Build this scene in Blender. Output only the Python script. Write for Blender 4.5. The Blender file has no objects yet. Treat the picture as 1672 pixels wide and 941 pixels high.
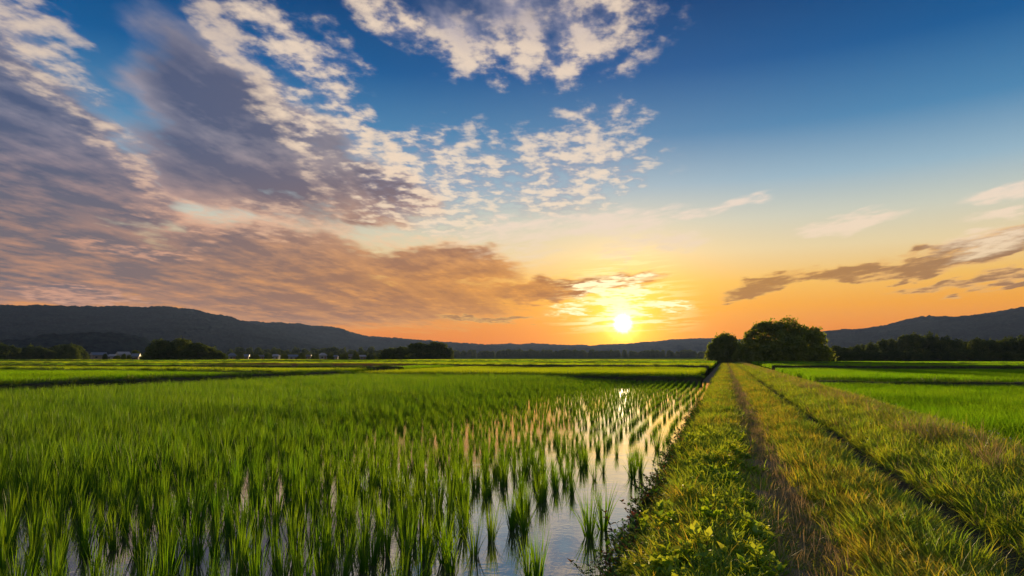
import bpy, bmesh, math, random
import numpy as np
from mathutils import Vector, Matrix, Euler

S = bpy.context.scene
COL = S.collection
R = math.radians

# ------------------------------------------------------------------ camera
PW, PH = 1672.0, 941.0
FPX = 1115.0
HOR = 583.0
PITCH = math.atan((HOR - PH / 2) / FPX)
YAW = math.radians(17.25)
CAM_H = 1.5
cam_d = bpy.data.cameras.new('camera')
cam_d.sensor_width = 36.0
cam_d.lens = 36.0 * FPX / PW
cam_d.clip_start = 0.05
cam_d.clip_end = 30000
cam = bpy.data.objects.new('camera', cam_d)
COL.objects.link(cam)
cam.location = (0, 0, CAM_H)
cam.rotation_euler = Euler((math.pi / 2 + PITCH, 0, YAW), 'XYZ')
S.camera = cam
CR = cam.rotation_euler.to_matrix()

def ray(u, v):
    """direction in the place for a spot measured on the photograph"""
    d = CR @ Vector(((u - PW / 2) / FPX, (PH / 2 - v) / FPX, -1.0))
    return d.normalized()

def ground_at(u, v, z=0.0):
    d = ray(u, v)
    t = (z - CAM_H) / d.z
    return d.x * t, d.y * t

def azel(u, v):
    d = ray(u, v)
    return math.degrees(math.atan2(d.x, d.y)), math.degrees(math.asin(d.z))

# ------------------------------------------------------------------ view / render
S.view_settings.view_transform = 'Standard'
S.view_settings.look = 'None'
S.view_settings.exposure = 0.6
S.view_settings.gamma = 1.0
S.view_settings.use_curve_mapping = False
S.render.engine = 'CYCLES'
cy = S.cycles
cy.use_denoising = True
try:
    cy.denoiser = 'OPENIMAGEDENOISE'
    cy.denoising_input_passes = 'RGB_ALBEDO_NORMAL'
    cy.denoising_prefilter = 'ACCURATE'
except Exception:
    pass
cy.max_bounces = 6
cy.diffuse_bounces = 2
cy.glossy_bounces = 3
cy.transmission_bounces = 3
cy.transparent_max_bounces = 4
cy.volume_bounces = 0
cy.caustics_reflective = False
cy.caustics_refractive = False
cy.sample_clamp_indirect = 4.0
cy.sample_clamp_direct = 3.0
cy.use_light_tree = False

# ------------------------------------------------------------------ node expression helper
class Nd:
    """arithmetic on node sockets"""
    nt = None
    def __init__(s, sock): s.s = sock
    def _b(a, op, b, rev=False):
        return mth(op, b, a) if rev else mth(op, a, b)
    def __add__(a, b): return a._b('ADD', b)
    def __radd__(a, b): return a._b('ADD', b)
    def __sub__(a, b): return a._b('SUBTRACT', b)
    def __rsub__(a, b): return a._b('SUBTRACT', b, True)
    def __mul__(a, b): return a._b('MULTIPLY', b)
    def __rmul__(a, b): return a._b('MULTIPLY', b)
    def __truediv__(a, b): return a._b('DIVIDE', b)
    def __rtruediv__(a, b): return a._b('DIVIDE', b, True)

def setin(inp, v):
    if isinstance(v, Nd): Nd.nt.links.new(v.s, inp)
    elif isinstance(v, bpy.types.NodeSocket): Nd.nt.links.new(v, inp)
    else:
        if isinstance(v, (tuple, list)) and len(v) == 3 and inp.type == 'RGBA': v = (*v, 1)
        inp.default_value = v

def mth(op, a, b=None, c=None, clamp=False):
    n = Nd.nt.nodes.new('ShaderNodeMath'); n.operation = op
    setin(n.inputs[0], a)
    if b is not None: setin(n.inputs[1], b)
    if c is not None: setin(n.inputs[2], c)
    r = Nd(n.outputs[0])
    if clamp: r = mth('MINIMUM', mth('MAXIMUM', r, 0.0), 1.0)
    return r

def vm(op, a, b=None, out=0):
    n = Nd.nt.nodes.new('ShaderNodeVectorMath'); n.operation = op
    setin(n.inputs[0], a)
    if b is not None:
        setin(n.inputs['Scale'] if op == 'SCALE' else n.inputs[1], b)
    return Nd(n.outputs[out])

def dot(a, b): return vm('DOT_PRODUCT', a, b, 'Value')
def comb(x, y, z=0.0):
    n = Nd.nt.nodes.new('ShaderNodeCombineXYZ')
    for i, q in enumerate((x, y, z)): setin(n.inputs[i], q)
    return Nd(n.outputs[0])
def sep(v):
    n = Nd.nt.nodes.new('ShaderNodeSeparateXYZ'); setin(n.inputs[0], v)
    return [Nd(o) for o in n.outputs]
def sstep(x, a, b, lo=0.0, hi=1.0, kind='SMOOTHSTEP'):
    n = Nd.nt.nodes.new('ShaderNodeMapRange'); n.interpolation_type = kind; n.clamp = kind == 'LINEAR'
    for i, q in enumerate((x, a, b, lo, hi)): setin(n.inputs[i], q)
    return Nd(n.outputs[0])
def noise(vec, scale, detail=4, rough=0.55, dist=0.0, out='Fac', dim='3D'):
    n = Nd.nt.nodes.new('ShaderNodeTexNoise'); n.noise_dimensions = dim
    setin(n.inputs['Vector'], vec); n.inputs['Scale'].default_value = scale
    n.inputs['Detail'].default_value = detail; n.inputs['Roughness'].default_value = rough
    n.inputs['Distortion'].default_value = dist
    return Nd(n.outputs[out])
def mixc(f, a, b, mode='MIX'):
    n = Nd.nt.nodes.new('ShaderNodeMix'); n.data_type = 'RGBA'; n.blend_type = mode; n.clamp_factor = True
    setin(n.inputs[0], f); setin(n.inputs[6], a); setin(n.inputs[7], b)
    return Nd(n.outputs[2])
def ramp(f, stops, interp='LINEAR'):
    n = Nd.nt.nodes.new('ShaderNodeValToRGB'); setin(n.inputs[0], f)
    cr = n.color_ramp; cr.interpolation = interp
    while len(cr.elements) < len(stops): cr.elements.new(0.5)
    for e, (p, c) in zip(cr.elements, stops):
        e.position = p
    for e, (p, c) in zip(cr.elements, stops):
        e.color = (*(hexl(c) if isinstance(c, str) else c), 1)
    return Nd(n.outputs[0])
def hexl(h):
    h = h.lstrip('#'); o = []
    for i in (0, 2, 4):
        c = int(h[i:i + 2], 16) / 255
        o.append(c / 12.92 if c <= 0.04045 else ((c + 0.055) / 1.055) ** 2.4)
    return tuple(o)

# ------------------------------------------------------------------ sun direction
SUN_AZ, SUN_EL = azel(1017, 529)
sd = ray(1017, 529)

# ------------------------------------------------------------------ world: sky with cloud layers
world = bpy.data.worlds.new('World'); S.world = world; world.use_nodes = True
wt = world.node_tree; wt.nodes.clear(); Nd.nt = wt
try:
    world.cycles.sampling_method = 'MANUAL'; world.cycles.sample_map_resolution = 512
except Exception: pass
tc = wt.nodes.new('ShaderNodeTexCoord')
D = vm('NORMALIZE', tc.outputs['Generated'])
dx, dy, dz = sep(D)
AZ = mth('ARCTAN2', dx, dy) * (180 / math.pi)
EL = mth('ARCSINE', dz) * (180 / math.pi)
sx, sy = math.sin(R(SUN_AZ)), math.cos(R(SUN_AZ))
zz = mth('MAXIMUM', dz, 0.0) + 0.07
along = (dx * sx + dy * sy) / zz
across = (dx * sy - dy * sx) / zz
Q = comb(along * 0.55, across, 0.0)                 # cloud deck, drawn out along the wind
# angle from the sun
ca = dot(D, tuple(sd))
TH = mth('ARCCOSINE', mth('MINIMUM', ca, 0.999999)) * (180 / math.pi)

# warped sky coordinates (degrees) so that cloud banks get natural edges
def n2(off, scale, detail, rough=0.58, dist=0.0, str_=(1.0, 1.0)):
    v = vm('ADD', vm('MULTIPLY', Q, (*str_, 1.0)), (*off, 0.0))
    return noise(v, scale, detail, rough, dist, dim='2D')
w1x, w1y = n2((0.3, 4.4), 1.2, 3), n2((9.1, 2.2), 1.2, 3)
w2x = n2((3.3, 8.4), 5.5, 2)
P0 = comb(AZ, EL, 1.0)
damp = sstep(EL, 0.0, 22.0, 0.35, 1.0, 'LINEAR')
WP = vm('ADD', P0, comb(((w1x - 0.5) * 8.0 + (w2x - 0.5) * 3.0) * damp, ((w1y - 0.5) * 5.5 + (w2x - 0.5) * 2.0) * damp))

def cap_(a, b, r1, r2, soft, amp=1.0):
    """tapering patch of cloud between two spots of the sky; radii in photograph pixels.
    Evaluates amp - (squared elliptical distance)."""
    k = 0.049
    A = azel(*a); B = azel(*b)
    ex, ey = B[0] - A[0], B[1] - A[1]
    L = math.hypot(ex, ey) + 1e-9; ex /= L; ey /= L
    cx, cyy = (A[0] + B[0]) / 2, (A[1] + B[1]) / 2
    rw = ((r1 + r2) / 2 + soft) * k * 1.12
    rl = (L / 2) * 1.12 + rw
    q = math.sqrt(amp)
    ax_, ay_ = ex * q / rl, ey * q / rl
    bx_, by_ = -ey * q / rw, ex * q / rw
    X = dot(WP, (ax_, ay_, -(ax_ * cx + ay_ * cyy)))
    Y = dot(WP, (bx_, by_, -(bx_ * cx + by_ * cyy)))
    return amp - mth('MULTIPLY_ADD', Y, Y, X * X)

def cap(*a): return a
def union(lst):
    m = cap_(*lst[0])
    for q in lst[1:]: m = mth('MAXIMUM', m, cap_(*q))
    return sstep(m, 0.0, 0.85, kind='LINEAR')

fb = n2((0.0, 0.0), 1.7, 5, 0.6)
fm = n2((7.3, 1.2), 5.0, 4, 0.62)
pf = n2((0.0, 3.3), 11.0, 4, 0.56, 0.0, (1.5, 1.0))
streak = n2((3.1, 5.2), 3.4, 4, 0.6, 0.0, (0.22, 1.0))

# --- thick banks (grey mauve inside, bright thin edges)
thick = union([
    cap((-300, 170), (-10, 210), 130, 100, 60),
    cap((-40, 150), (140, 300), 70, 62, 50),
    cap((100, 260), (230, 330), 55, 36, 40, 0.95),
    cap((-300, 330), (110, 345), 70, 40, 45),
    cap((-300, 420), (420, 425), 60, 32, 40, 0.95),
    cap((250, 90), (400, 240), 26, 62, 50, 0.9),
    cap((310, 130), (520, 320), 62, 56, 44, 1.0),
    cap((240, 220), (420, 300), 34, 36, 40, 0.75),
    cap((520, 290), (690, 325), 44, 20, 34, 0.9),
    cap((490, 210), (560, 270), 34, 34, 36, 0.6),
    cap((100, 405), (640, 440), 40, 40, 34, 0.95),
    cap((560, 425), (860, 442), 26, 8, 16, 0.95),
    cap((60, 470), (880, 486), 46, 24, 34, 0.85),
    cap((780, 480), (1060, 456), 20, 9, 14, 0.95),
    cap((300, 510), (900, 510), 20, 12, 20, 0.6),
    cap((-300, 490), (110, 484), 22, 8, 16, 0.75),
])
thickR = union([
    cap((1720, 372), (1540, 430), 13, 9, 10, 1.0),
    cap((1640, 405), (1400, 448), 11, 8, 10, 1.0),
    cap((1480, 436), (1280, 462), 8, 6, 9, 0.95),
    cap((1340, 452), (1180, 486), 10, 4, 9, 0.85),
    cap((1330, 440), (1240, 470), 6, 6, 9, 0.7),
    cap((1760, 440), (1580, 466), 8, 5, 7, 0.9),
    cap((1640, 460), (1450, 478), 5, 4, 7, 0.75),
    cap((700, 520), (900, 527), 4, 3, 6, 0.8),
])
# --- sunlit rims on the side of the banks that faces the sun
rim = union([
    cap((-20, 10), (110, 120), 34, 22, 20, 0.85),
    cap((30, 90), (130, 165), 22, 18, 18, 0.75),
    cap((140, 180), (290, 340), 9, 20, 16, 0.7),
    cap((320, -20), (400, 130), 30, 28, 24, 0.9),
    cap((390, 110), (510, 270), 26, 14, 18, 0.85),
    cap((500, 250), (560, 345), 10, 16, 16, 0.65),
    cap((580, 200), (700, 320), 20, 28, 24, 0.9),
    cap((230, 345), (600, 372), 20, 20, 20, 0.85),
    cap((560, 372), (840, 424), 12, 6, 10, 0.75),
    cap((130, 395), (320, 412), 10, 8, 14, 0.6),
    cap((20, 470), (230, 494), 6, 6, 8, 0.95),
    cap((860, 450), (1060, 440), 12, 8, 12, 0.6),
])
# --- thin bright clouds
thin = union([
    cap((570, 4), (700, 62), 14, 24, 18, 0.9),
    cap((680, 56), (880, 108), 28, 28, 22, 1.0),
    cap((820, 50), (980, 70), 52, 50, 40, 0.95),
    cap((800, -60), (1050, 0), 60, 30, 50, 0.9),
    cap((870, 118), (990, 96), 22, 14, 22, 0.9),
    cap((905, 140), (900, 158), 8, 5, 12, 0.6),
    cap((420, 30), (560, 130), 34, 34, 34, 0.78),
    cap((530, 120), (600, 250), 26, 34, 30, 0.8),
    cap((440, 90), (500, 220), 16, 24, 26, 0.66),
    cap((640, 270), (830, 290), 60, 54, 44, 0.92),
    cap((830, 262), (1030, 262), 46, 44, 36, 0.9),
    cap((850, 320), (970, 318), 32, 24, 28, 0.85),
    cap((900, 200), (1050, 222), 12, 10, 26, 0.6),
    cap((620, 330), (820, 362), 30, 20, 28, 0.8),
    cap((1010, 60), (1060, 50), 10, 6, 12, 0.55),
    cap((640, 215), (760, 232), 12, 16, 22, 0.55),
    cap((1040, 205), (1045, 250), 10, 8, 16, 0.5),
])
wisp = union([
    cap((1240, 310), (1080, 356), 6, 10, 7, 1.0),
    cap((1110, 345), (900, 384), 12, 16, 14, 1.0),
    cap((960, 372), (760, 400), 18, 24, 20, 0.8),
    cap((1150, 384), (980, 404), 12, 14, 14, 0.9),
    cap((1480, 340), (1290, 388), 7, 7, 9, 1.0),
    cap((1720, 292), (1570, 328), 8, 5, 7, 1.0),
    cap((1720, 336), (1580, 362), 7, 4, 9, 0.75),
    cap((1700, 376), (1540, 412), 12, 5, 12, 0.9),
    cap((700, 372), (900, 420), 26, 26, 26, 0.6),
])
sunst = union([
    cap((930, 488), (1075, 472), 7, 5, 6, 1.0),
    cap((960, 505), (1060, 498), 6, 6, 6, 1.0),
    cap((900, 500), (980, 510), 5, 3, 5, 0.7),
    cap((940, 470), (1060, 452), 7, 4, 6, 0.8),
    cap((980, 520), (1060, 516), 6, 6, 5, 0.8),
    cap((1040, 500), (1140, 492), 4, 3, 6, 0.7),
])
# the dusky upper bank at the top of the picture
topd = cap_((660, -30), (940, 30), 50, 30, 50, 1.0)
sk2 = noise(comb(AZ * 0.16, EL + AZ * -0.16, 1.0), 1.5, 5, 0.62, dim='2D')
tt = thick * 1.15 + (fb - 0.5) * 0.9 + (fm - 0.5) * 0.7 + (pf - 0.5) * 0.35
tau = sstep(tt, 0.16, 1.1) * sstep(thick, 0.0, 0.6)
tR = sstep(thickR * 1.2 + (sk2 - 0.5) * 1.5 + (fm - 0.5) * 0.7 + (pf - 0.5) * 0.5, 0.12, 1.25) * sstep(thickR, 0.0, 0.55)
tn = sstep(thin * 1.05 + (pf - 0.5) * 2.5 + (fm - 0.5) * 0.9, 0.24, 1.45) * sstep(thin, 0.0, 0.45)
tw = sstep(wisp * 0.9 + (sk2 - 0.5) * 2.4 + (pf - 0.5) * 1.0, 0.15, 1.2) * sstep(wisp, 0.0, 0.8)
trm = sstep(rim * 1.0 + (pf - 0.5) * 2.6 + (fm - 0.5) * 1.6, 0.2, 1.5) * sstep(rim, 0.0, 0.45)
ttd = sstep(topd + (fb - 0.5) * 0.8 + (fm - 0.5) * 0.8, 0.2, 1.0) * sstep(topd, 0.0, 0.5)

# --- clear sky
e01 = EL / 60.0
def st(lst): return [(e / 60.0, c) for e, c in lst]
base = ramp(e01, st([(0, '#ea6e00'), (2.2, '#f38a00'), (4, '#fba61a'), (6, '#fac25a'), (8.5, '#ecd6a6'), (11, '#cfd1c0'),
                     (14, '#98b8ca'), (18, '#4c88b4'), (23, '#0e5c98'), (28, '#00447c'), (40, '#0a3c70'), (60, '#0a2f60')]))
sky = wt.nodes.new('ShaderNodeTexSky'); sky.sky_type = 'NISHITA'; sky.sun_disc = False
sky.sun_elevation = R(SUN_EL); sky.sun_rotation = R(SUN_AZ)
sky.air_density = 1.2; sky.dust_density = 1.6; sky.ozone_density = 2.0
nis = mixc(1.0, sky.outputs[0], (0.03, 0.03, 0.03), 'MULTIPLY')
base = mixc(0.05, base, nis)
# redder and dimmer away from the sun, near the ground
daz = mth('ABSOLUTE', AZ - SUN_AZ)
side = sstep(daz, 20.0, 58.0)
leftish = sstep(AZ, SUN_AZ - 8.0, SUN_AZ - 45.0)
base = mixc(side * sstep(EL, 12.0, 2.0) * 0.65, base, mixc(sstep(AZ, SUN_AZ - 2.0, SUN_AZ + 6.0), hexl('#dc8a50'), hexl('#f6a42c')))
back_fill = sstep(ca, 0.2, -0.7)
base = mixc(back_fill * 0.8, base, (0.35, 0.34, 0.37))   # unseen sky behind the camera, brightened as added fill light
# glow of the sun in the air
def glow(col, wdt, amp):
    g = mth('EXPONENT', TH * (-1.0 / wdt)) * amp
    return vm('SCALE', col, g)
base = vm('ADD', base, glow((1.0, 0.42, 0.02), 6.0, 0.62))
base = vm('ADD', base, glow((1.0, 0.66, 0.05), 2.3, 1.5))

# --- cloud colours
lowf = sstep(EL, 14.0, 2.0)
near = sstep(TH, 46.0, 6.0)
lit = mixc(lowf, hexl('#f6dcc0'), mixc(near, hexl('#e9a676'), hexl('#ffcf68')))
lit = mixc(leftish * sstep(EL, 20.0, 8.0), lit, hexl('#e3a98a'))
dark_hi = mixc(leftish, hexl('#726b78'), hexl('#4c5878'))
mid_hi = mixc(leftish, hexl('#bba9a2'), hexl('#94909f'))
lo = sstep(EL, 18.0, 5.0)
dark = mixc(lo, dark_hi, mixc(near, hexl('#6e656e'), hexl('#b5743a')))
mid = mixc(lo, mid_hi, mixc(near, hexl('#d0946e'), hexl('#f6a640')))
body = mth('MULTIPLY', (fm - 0.5) * 1.7 + (streak - 0.5) * 1.1 + (fb - 0.5) * 1.2 + (pf - 0.5) * 0.6 + (1.30 - tau * 1.1), 1.0, clamp=True)
cthick = mixc(body, dark, mid)
c1 = mixc(mth('MULTIPLY', tau * 1.35, 1.0, clamp=True) * 0.96, base, cthick)
cR = mixc(sstep(tR + (fm - 0.5) * 1.6 + (sk2 - 0.5) * 1.6, 0.25, 1.15), mixc(near, hexl('#e0b080'), hexl('#f0b458')), mixc(near, hexl('#7d6058'), hexl('#b07838')))
c1 = mixc(mth('MULTIPLY', tR * 1.5, 1.0, clamp=True) * 0.9, c1, cR)
litthin = mixc(lowf, mixc(sstep(pf * 0.6 + fm * 0.4 + tn * 0.10, 0.44, 0.66), hexl('#8f8fa8'), hexl('#f8dfc4')), hexl('#ffe0a2'))
c1 = mixc(tn * 0.84, c1, litthin)
c1 = mixc(ttd * 0.62, c1, mixc(sstep(fm, 0.35, 0.65), hexl('#465a80'), hexl('#a8a2b0')))
c1 = mixc(tw * 0.9, c1, mixc(lowf, hexl('#f0dccb'), hexl('#ffdba0')))
c1 = mixc(trm * 0.72, c1, mixc(sstep(EL, 24.0, 9.0), mixc(sstep(fm * 0.5 + pf * 0.5 + trm * 0.12, 0.42, 0.64), hexl('#9d93a2'), hexl('#efd6bc')), lit))
# bright streaks of thin cloud right round the sun, then the sun itself
sk = noise(comb(AZ * 0.15, EL * 1.3, 3.0), 2.1, 4, 0.65, dim='2D')
sks = noise(comb(AZ * 0.16, EL * 2.5 + AZ * -0.12, 7.0), 1.5, 3, 0.55, dim='2D')
glk = sstep(TH, 7.5, 0.5) * sstep(EL, 1.6, 2.9) * sstep(sks + (pf - 0.5) * 0.2, 0.47, 0.60)
tss = sstep(sunst + (pf - 0.5) * 1.6 + (sk - 0.5) * 3.0, 0.25, 1.0) * sstep(sunst, 0.0, 0.4)
c1 = mixc(tss * 0.9, c1, (1.5, 1.2, 0.7))
c1 = mixc(glk * 0.95, c1, (1.5, 1.15, 0.55))
rayn = noise(comb(mth('ARCTAN2', EL - SUN_EL, AZ - SUN_AZ) * 1.3, 0.0, 0.0), 3.0, 2, 0.5, dim='2D')
THr = TH * (1.25 - rayn * 0.5)
c1 = vm('ADD', c1, vm('SCALE', (1.0, 0.74, 0.26), sstep(THr, 1.9, 0.3) * 0.8))
c1 = vm('ADD', c1, vm('SCALE', (1.0, 0.86, 0.55), sstep(THr, 0.95, 0.35) * 3.0))
c1 = vm('ADD', c1, vm('SCALE', (1.0, 0.78, 0.42), sstep(TH, 0.5, 0.3) * 12.0))
# below the horizon (hidden by the ground)
c1 = mixc(sstep(EL, -0.3, -2.0), c1, (0.05, 0.06, 0.03))
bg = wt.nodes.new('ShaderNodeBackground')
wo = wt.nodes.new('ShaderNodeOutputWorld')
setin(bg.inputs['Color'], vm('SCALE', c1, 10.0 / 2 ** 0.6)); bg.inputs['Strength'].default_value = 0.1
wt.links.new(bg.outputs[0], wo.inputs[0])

# ------------------------------------------------------------------ sun lamp
sl = bpy.data.lights.new('sun', 'SUN'); sl.energy = 5.0; sl.angle = R(0.8); sl.color = (1.0, 0.70, 0.34)
so = bpy.data.objects.new('sun', sl); COL.objects.link(so)
so.rotation_euler = Vector((math.sin(R(SUN_AZ)), math.cos(R(SUN_AZ)), math.tan(R(SUN_EL + 0.3)))).to_track_quat('Z', 'Y').to_euler()
so.location = (0, 0, 60)

# ================================================================== tools
rng = np.random.default_rng(7)
random.seed(7)

def _hash(ix, iy, seed):
    h = (ix.astype(np.int64) * 374761393 + iy.astype(np.int64) * 668265263 + seed * 1442695041) & 0xFFFFFFFF
    h = ((h ^ (h >> 13)) * 1274126177) & 0xFFFFFFFF
    return ((h ^ (h >> 16)) & 0xFFFFFF) / float(0xFFFFFF)
def vnoise(x, y, seed=0):
    x = np.asarray(x, float); y = np.asarray(y, float)
    ix = np.floor(x); iy = np.floor(y); fx = x - ix; fy = y - iy
    fx = fx * fx * (3 - 2 * fx); fy = fy * fy * (3 - 2 * fy)
    a = _hash(ix, iy, seed); b = _hash(ix + 1, iy, seed); c = _hash(ix, iy + 1, seed); d = _hash(ix + 1, iy + 1, seed)
    return (a * (1 - fx) + b * fx) * (1 - fy) + (c * (1 - fx) + d * fx) * fy
def fbm(x, y, seed=0, oct=4, g=0.5):
    s = 0; a = 1; t = 0
    for o in range(oct):
        s = s + a * vnoise(x * 2 ** o, y * 2 ** o, seed + o * 17); t += a; a *= g
    return s / t

def mesh_np(name, V, F, mats, smooth=False, mi=None):
    """mesh from arrays; F is (n,3) or (n,4)"""
    V = np.asarray(V, np.float32); F = np.asarray(F, np.int32)
    me = bpy.data.meshes.new(name)
    me.vertices.add(len(V)); me.vertices.foreach_set('co', V.ravel())
    n, k = F.shape
    me.loops.add(n * k); me.loops.foreach_set('vertex_index', F.ravel())
    me.polygons.add(n); me.polygons.foreach_set('loop_start', np.arange(0, n * k, k, dtype=np.int32))
    me.polygons.foreach_set('loop_total', np.full(n, k, np.int32))
    if smooth: me.polygons.foreach_set('use_smooth', np.ones(n, bool))
    for m in (mats if isinstance(mats, (list, tuple)) else [mats]): me.materials.append(m)
    if mi is not None: me.polygons.foreach_set('material_index', np.asarray(mi, np.int32))
    me.update(calc_edges=True)
    return me

def link(name, me, parent=None, loc=None):
    o = bpy.data.objects.new(name, me); COL.objects.link(o)
    if parent is not None: o.parent = parent
    if loc is not None: o.location = loc
    return o
def tag(o, label=None, cat=None, group=None, kind=None):
    if label: o['label'] = label
    if cat: o['category'] = cat
    if group: o['group'] = group
    if kind: o['kind'] = kind
    return o
def empty(name, loc=(0, 0, 0), rz=0.0, sc=1.0):
    o = bpy.data.objects.new(name, None); COL.objects.link(o)
    o.location = loc; o.rotation_euler = (0, 0, rz)
    o.scale = (sc, sc, sc) if not isinstance(sc, tuple) else sc
    o.empty_display_size = 0.2
    return o
def copy_thing(root, loc, rz, sc):
    c = root.copy(); COL.objects.link(c); c.location = loc; c.rotation_euler = (0, 0, rz)
    c.scale = sc if isinstance(sc, tuple) else (sc, sc, sc)
    for ch in list(root.children):
        d = ch.copy(); COL.objects.link(d); d.parent = c
        for g in list(ch.children):
            e = g.copy(); COL.objects.link(e); e.parent = d
    return c

def new_mat(name):
    m = bpy.data.materials.new(name); m.use_nodes = True
    nt = m.node_tree; nt.nodes.clear(); Nd.nt = nt
    out = nt.nodes.new('ShaderNodeOutputMaterial')
    return m, nt, out

def leaf_mat(name, stops, trans=0.45, tstops=None, gloss=0.04, rough=0.45, clump=0.0, cscale=1.5, tipcol=None):
    m, nt, out = new_mat(name)
    geo = nt.nodes.new('ShaderNodeNewGeometry'); oi = nt.nodes.new('ShaderNodeObjectInfo')
    isl = Nd(geo.outputs['Random Per Island']); r = Nd(oi.outputs['Random'])
    f = isl * 0.6 + r * 0.4
    if clump:
        nz = noise(geo.outputs['Position'], cscale, 3, 0.6)
        f = f * (1 - clump) + sstep(nz, 0.3, 0.7) * clump
    c = ramp(f, stops)
    df = nt.nodes.new('ShaderNodeBsdfDiffuse'); setin(df.inputs['Color'], c)
    tr = nt.nodes.new('ShaderNodeBsdfTranslucent')
    c2 = ramp(f, tstops) if tstops else mixc(1.0, c, (1.5, 1.35, 0.5), 'MULTIPLY')
    setin(tr.inputs['Color'], c2)
    mx = nt.nodes.new('ShaderNodeMixShader'); mx.inputs[0].default_value = trans
    nt.links.new(df.outputs[0], mx.inputs[1]); nt.links.new(tr.outputs[0], mx.inputs[2])
    last = mx
    if gloss:
        gl = nt.nodes.new('ShaderNodeBsdfGlossy'); gl.inputs['Roughness'].default_value = rough
        gl.inputs['Color'].default_value = (0.9, 0.9, 0.9, 1)
        m2 = nt.nodes.new('ShaderNodeMixShader'); m2.inputs[0].default_value = gloss
        nt.links.new(mx.outputs[0], m2.inputs[1]); nt.links.new(gl.outputs[0], m2.inputs[2]); last = m2
    nt.links.new(last.outputs[0], out.inputs['Surface'])
    return m

def plain_mat(name, col, rough=0.8, var=0.25, scale=4.0, metal=0.0, bump=0.0):
    m, nt, out = new_mat(name)
    geo = nt.nodes.new('ShaderNodeNewGeometry')
    nz = noise(geo.outputs['Position'], scale, 4, 0.6)
    c = mixc(nz, tuple(x * (1 - var) for x in col), tuple(min(1, x * (1 + var)) for x in col))
    p = nt.nodes.new('ShaderNodeBsdfPrincipled'); setin(p.inputs['Base Color'], c)
    p.inputs['Roughness'].default_value = rough; p.inputs['Metallic'].default_value = metal
    p.inputs['Specular IOR Level'].default_value = 0.2
    if bump:
        b = nt.nodes.new('ShaderNodeBump'); b.inputs['Strength'].default_value = bump
        setin(b.inputs['Height'], nz); nt.links.new(b.outputs[0], p.inputs['Normal'])
    nt.links.new(p.outputs[0], out.inputs['Surface'])
    return m

# ---- blades: a bundle of curved ribbons as arrays
def blades(n, base_r, h0, h1, w, tilt, bend, segs=4, lean=None, seed=0, yaw_bias=None, base_xy=None, z0=0.0, fold=0.0):
    g = np.random.default_rng(seed)
    if base_xy is None:
        rr = base_r * np.sqrt(g.random(n)); th = g.random(n) * 2 * np.pi
        bx, by = rr * np.cos(th), rr * np.sin(th)
    else:
        bx, by = base_xy[:, 0], base_xy[:, 1]; th = g.random(n) * 2 * np.pi; rr = np.ones(n) * base_r
    az = th + g.normal(0, 0.5, n)
    L = h0 + (h1 - h0) * g.random(n) ** 0.8
    t0 = np.abs(g.normal(tilt, tilt * 0.5 + 0.02, n))
    bd = bend * (0.4 + g.random(n) * 1.2)
    s = np.linspace(0, 1, segs + 1)
    fx = np.cos(az); fy = np.sin(az)
    V = np.zeros((n, segs + 1, 2, 3)); px = bx.copy(); pz = np.full(n, z0); py = by.copy()
    tw = g.normal(0, 0.6, n) + np.pi / 2
    wx0, wy0 = np.cos(az + tw), np.sin(az + tw)
    for i, q in enumerate(s):
        if i:
            a = t0 + bd * (s[i] + s[i - 1]) / 2 * 1.2
            ds = L / segs
            px = px + fx * np.sin(a) * ds; py = py + fy * np.sin(a) * ds; pz = pz + np.cos(a) * ds
        wd = w * (0.7 + 0.3 * np.sin(np.pi * min(q + 0.25, 1))) * (1 - q ** 2.5) * 0.5 + 0.0004
        V[:, i, 0] = np.stack([px - wx0 * wd, py - wy0 * wd, pz], -1)
        V[:, i, 1] = np.stack([px + wx0 * wd, py + wy0 * wd, pz], -1)
    idx = np.arange(n * (segs + 1) * 2).reshape(n, segs + 1, 2)
    F = np.stack([idx[:, :-1, 0], idx[:, :-1, 1], idx[:, 1:, 1], idx[:, 1:, 0]], -1).reshape(-1, 4)
    return V.reshape(-1, 3), F

def join(parts):
    """[(V,F,mi)] -> V,F,mi"""
    Vs, Fs, Ms, o = [], [], [], 0
    for V, F, mi in parts:
        Vs.append(V); Fs.append(np.asarray(F) + o); Ms.append(np.full(len(F), mi)); o += len(V)
    return np.concatenate(Vs), np.concatenate(Fs), np.concatenate(Ms)

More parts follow.
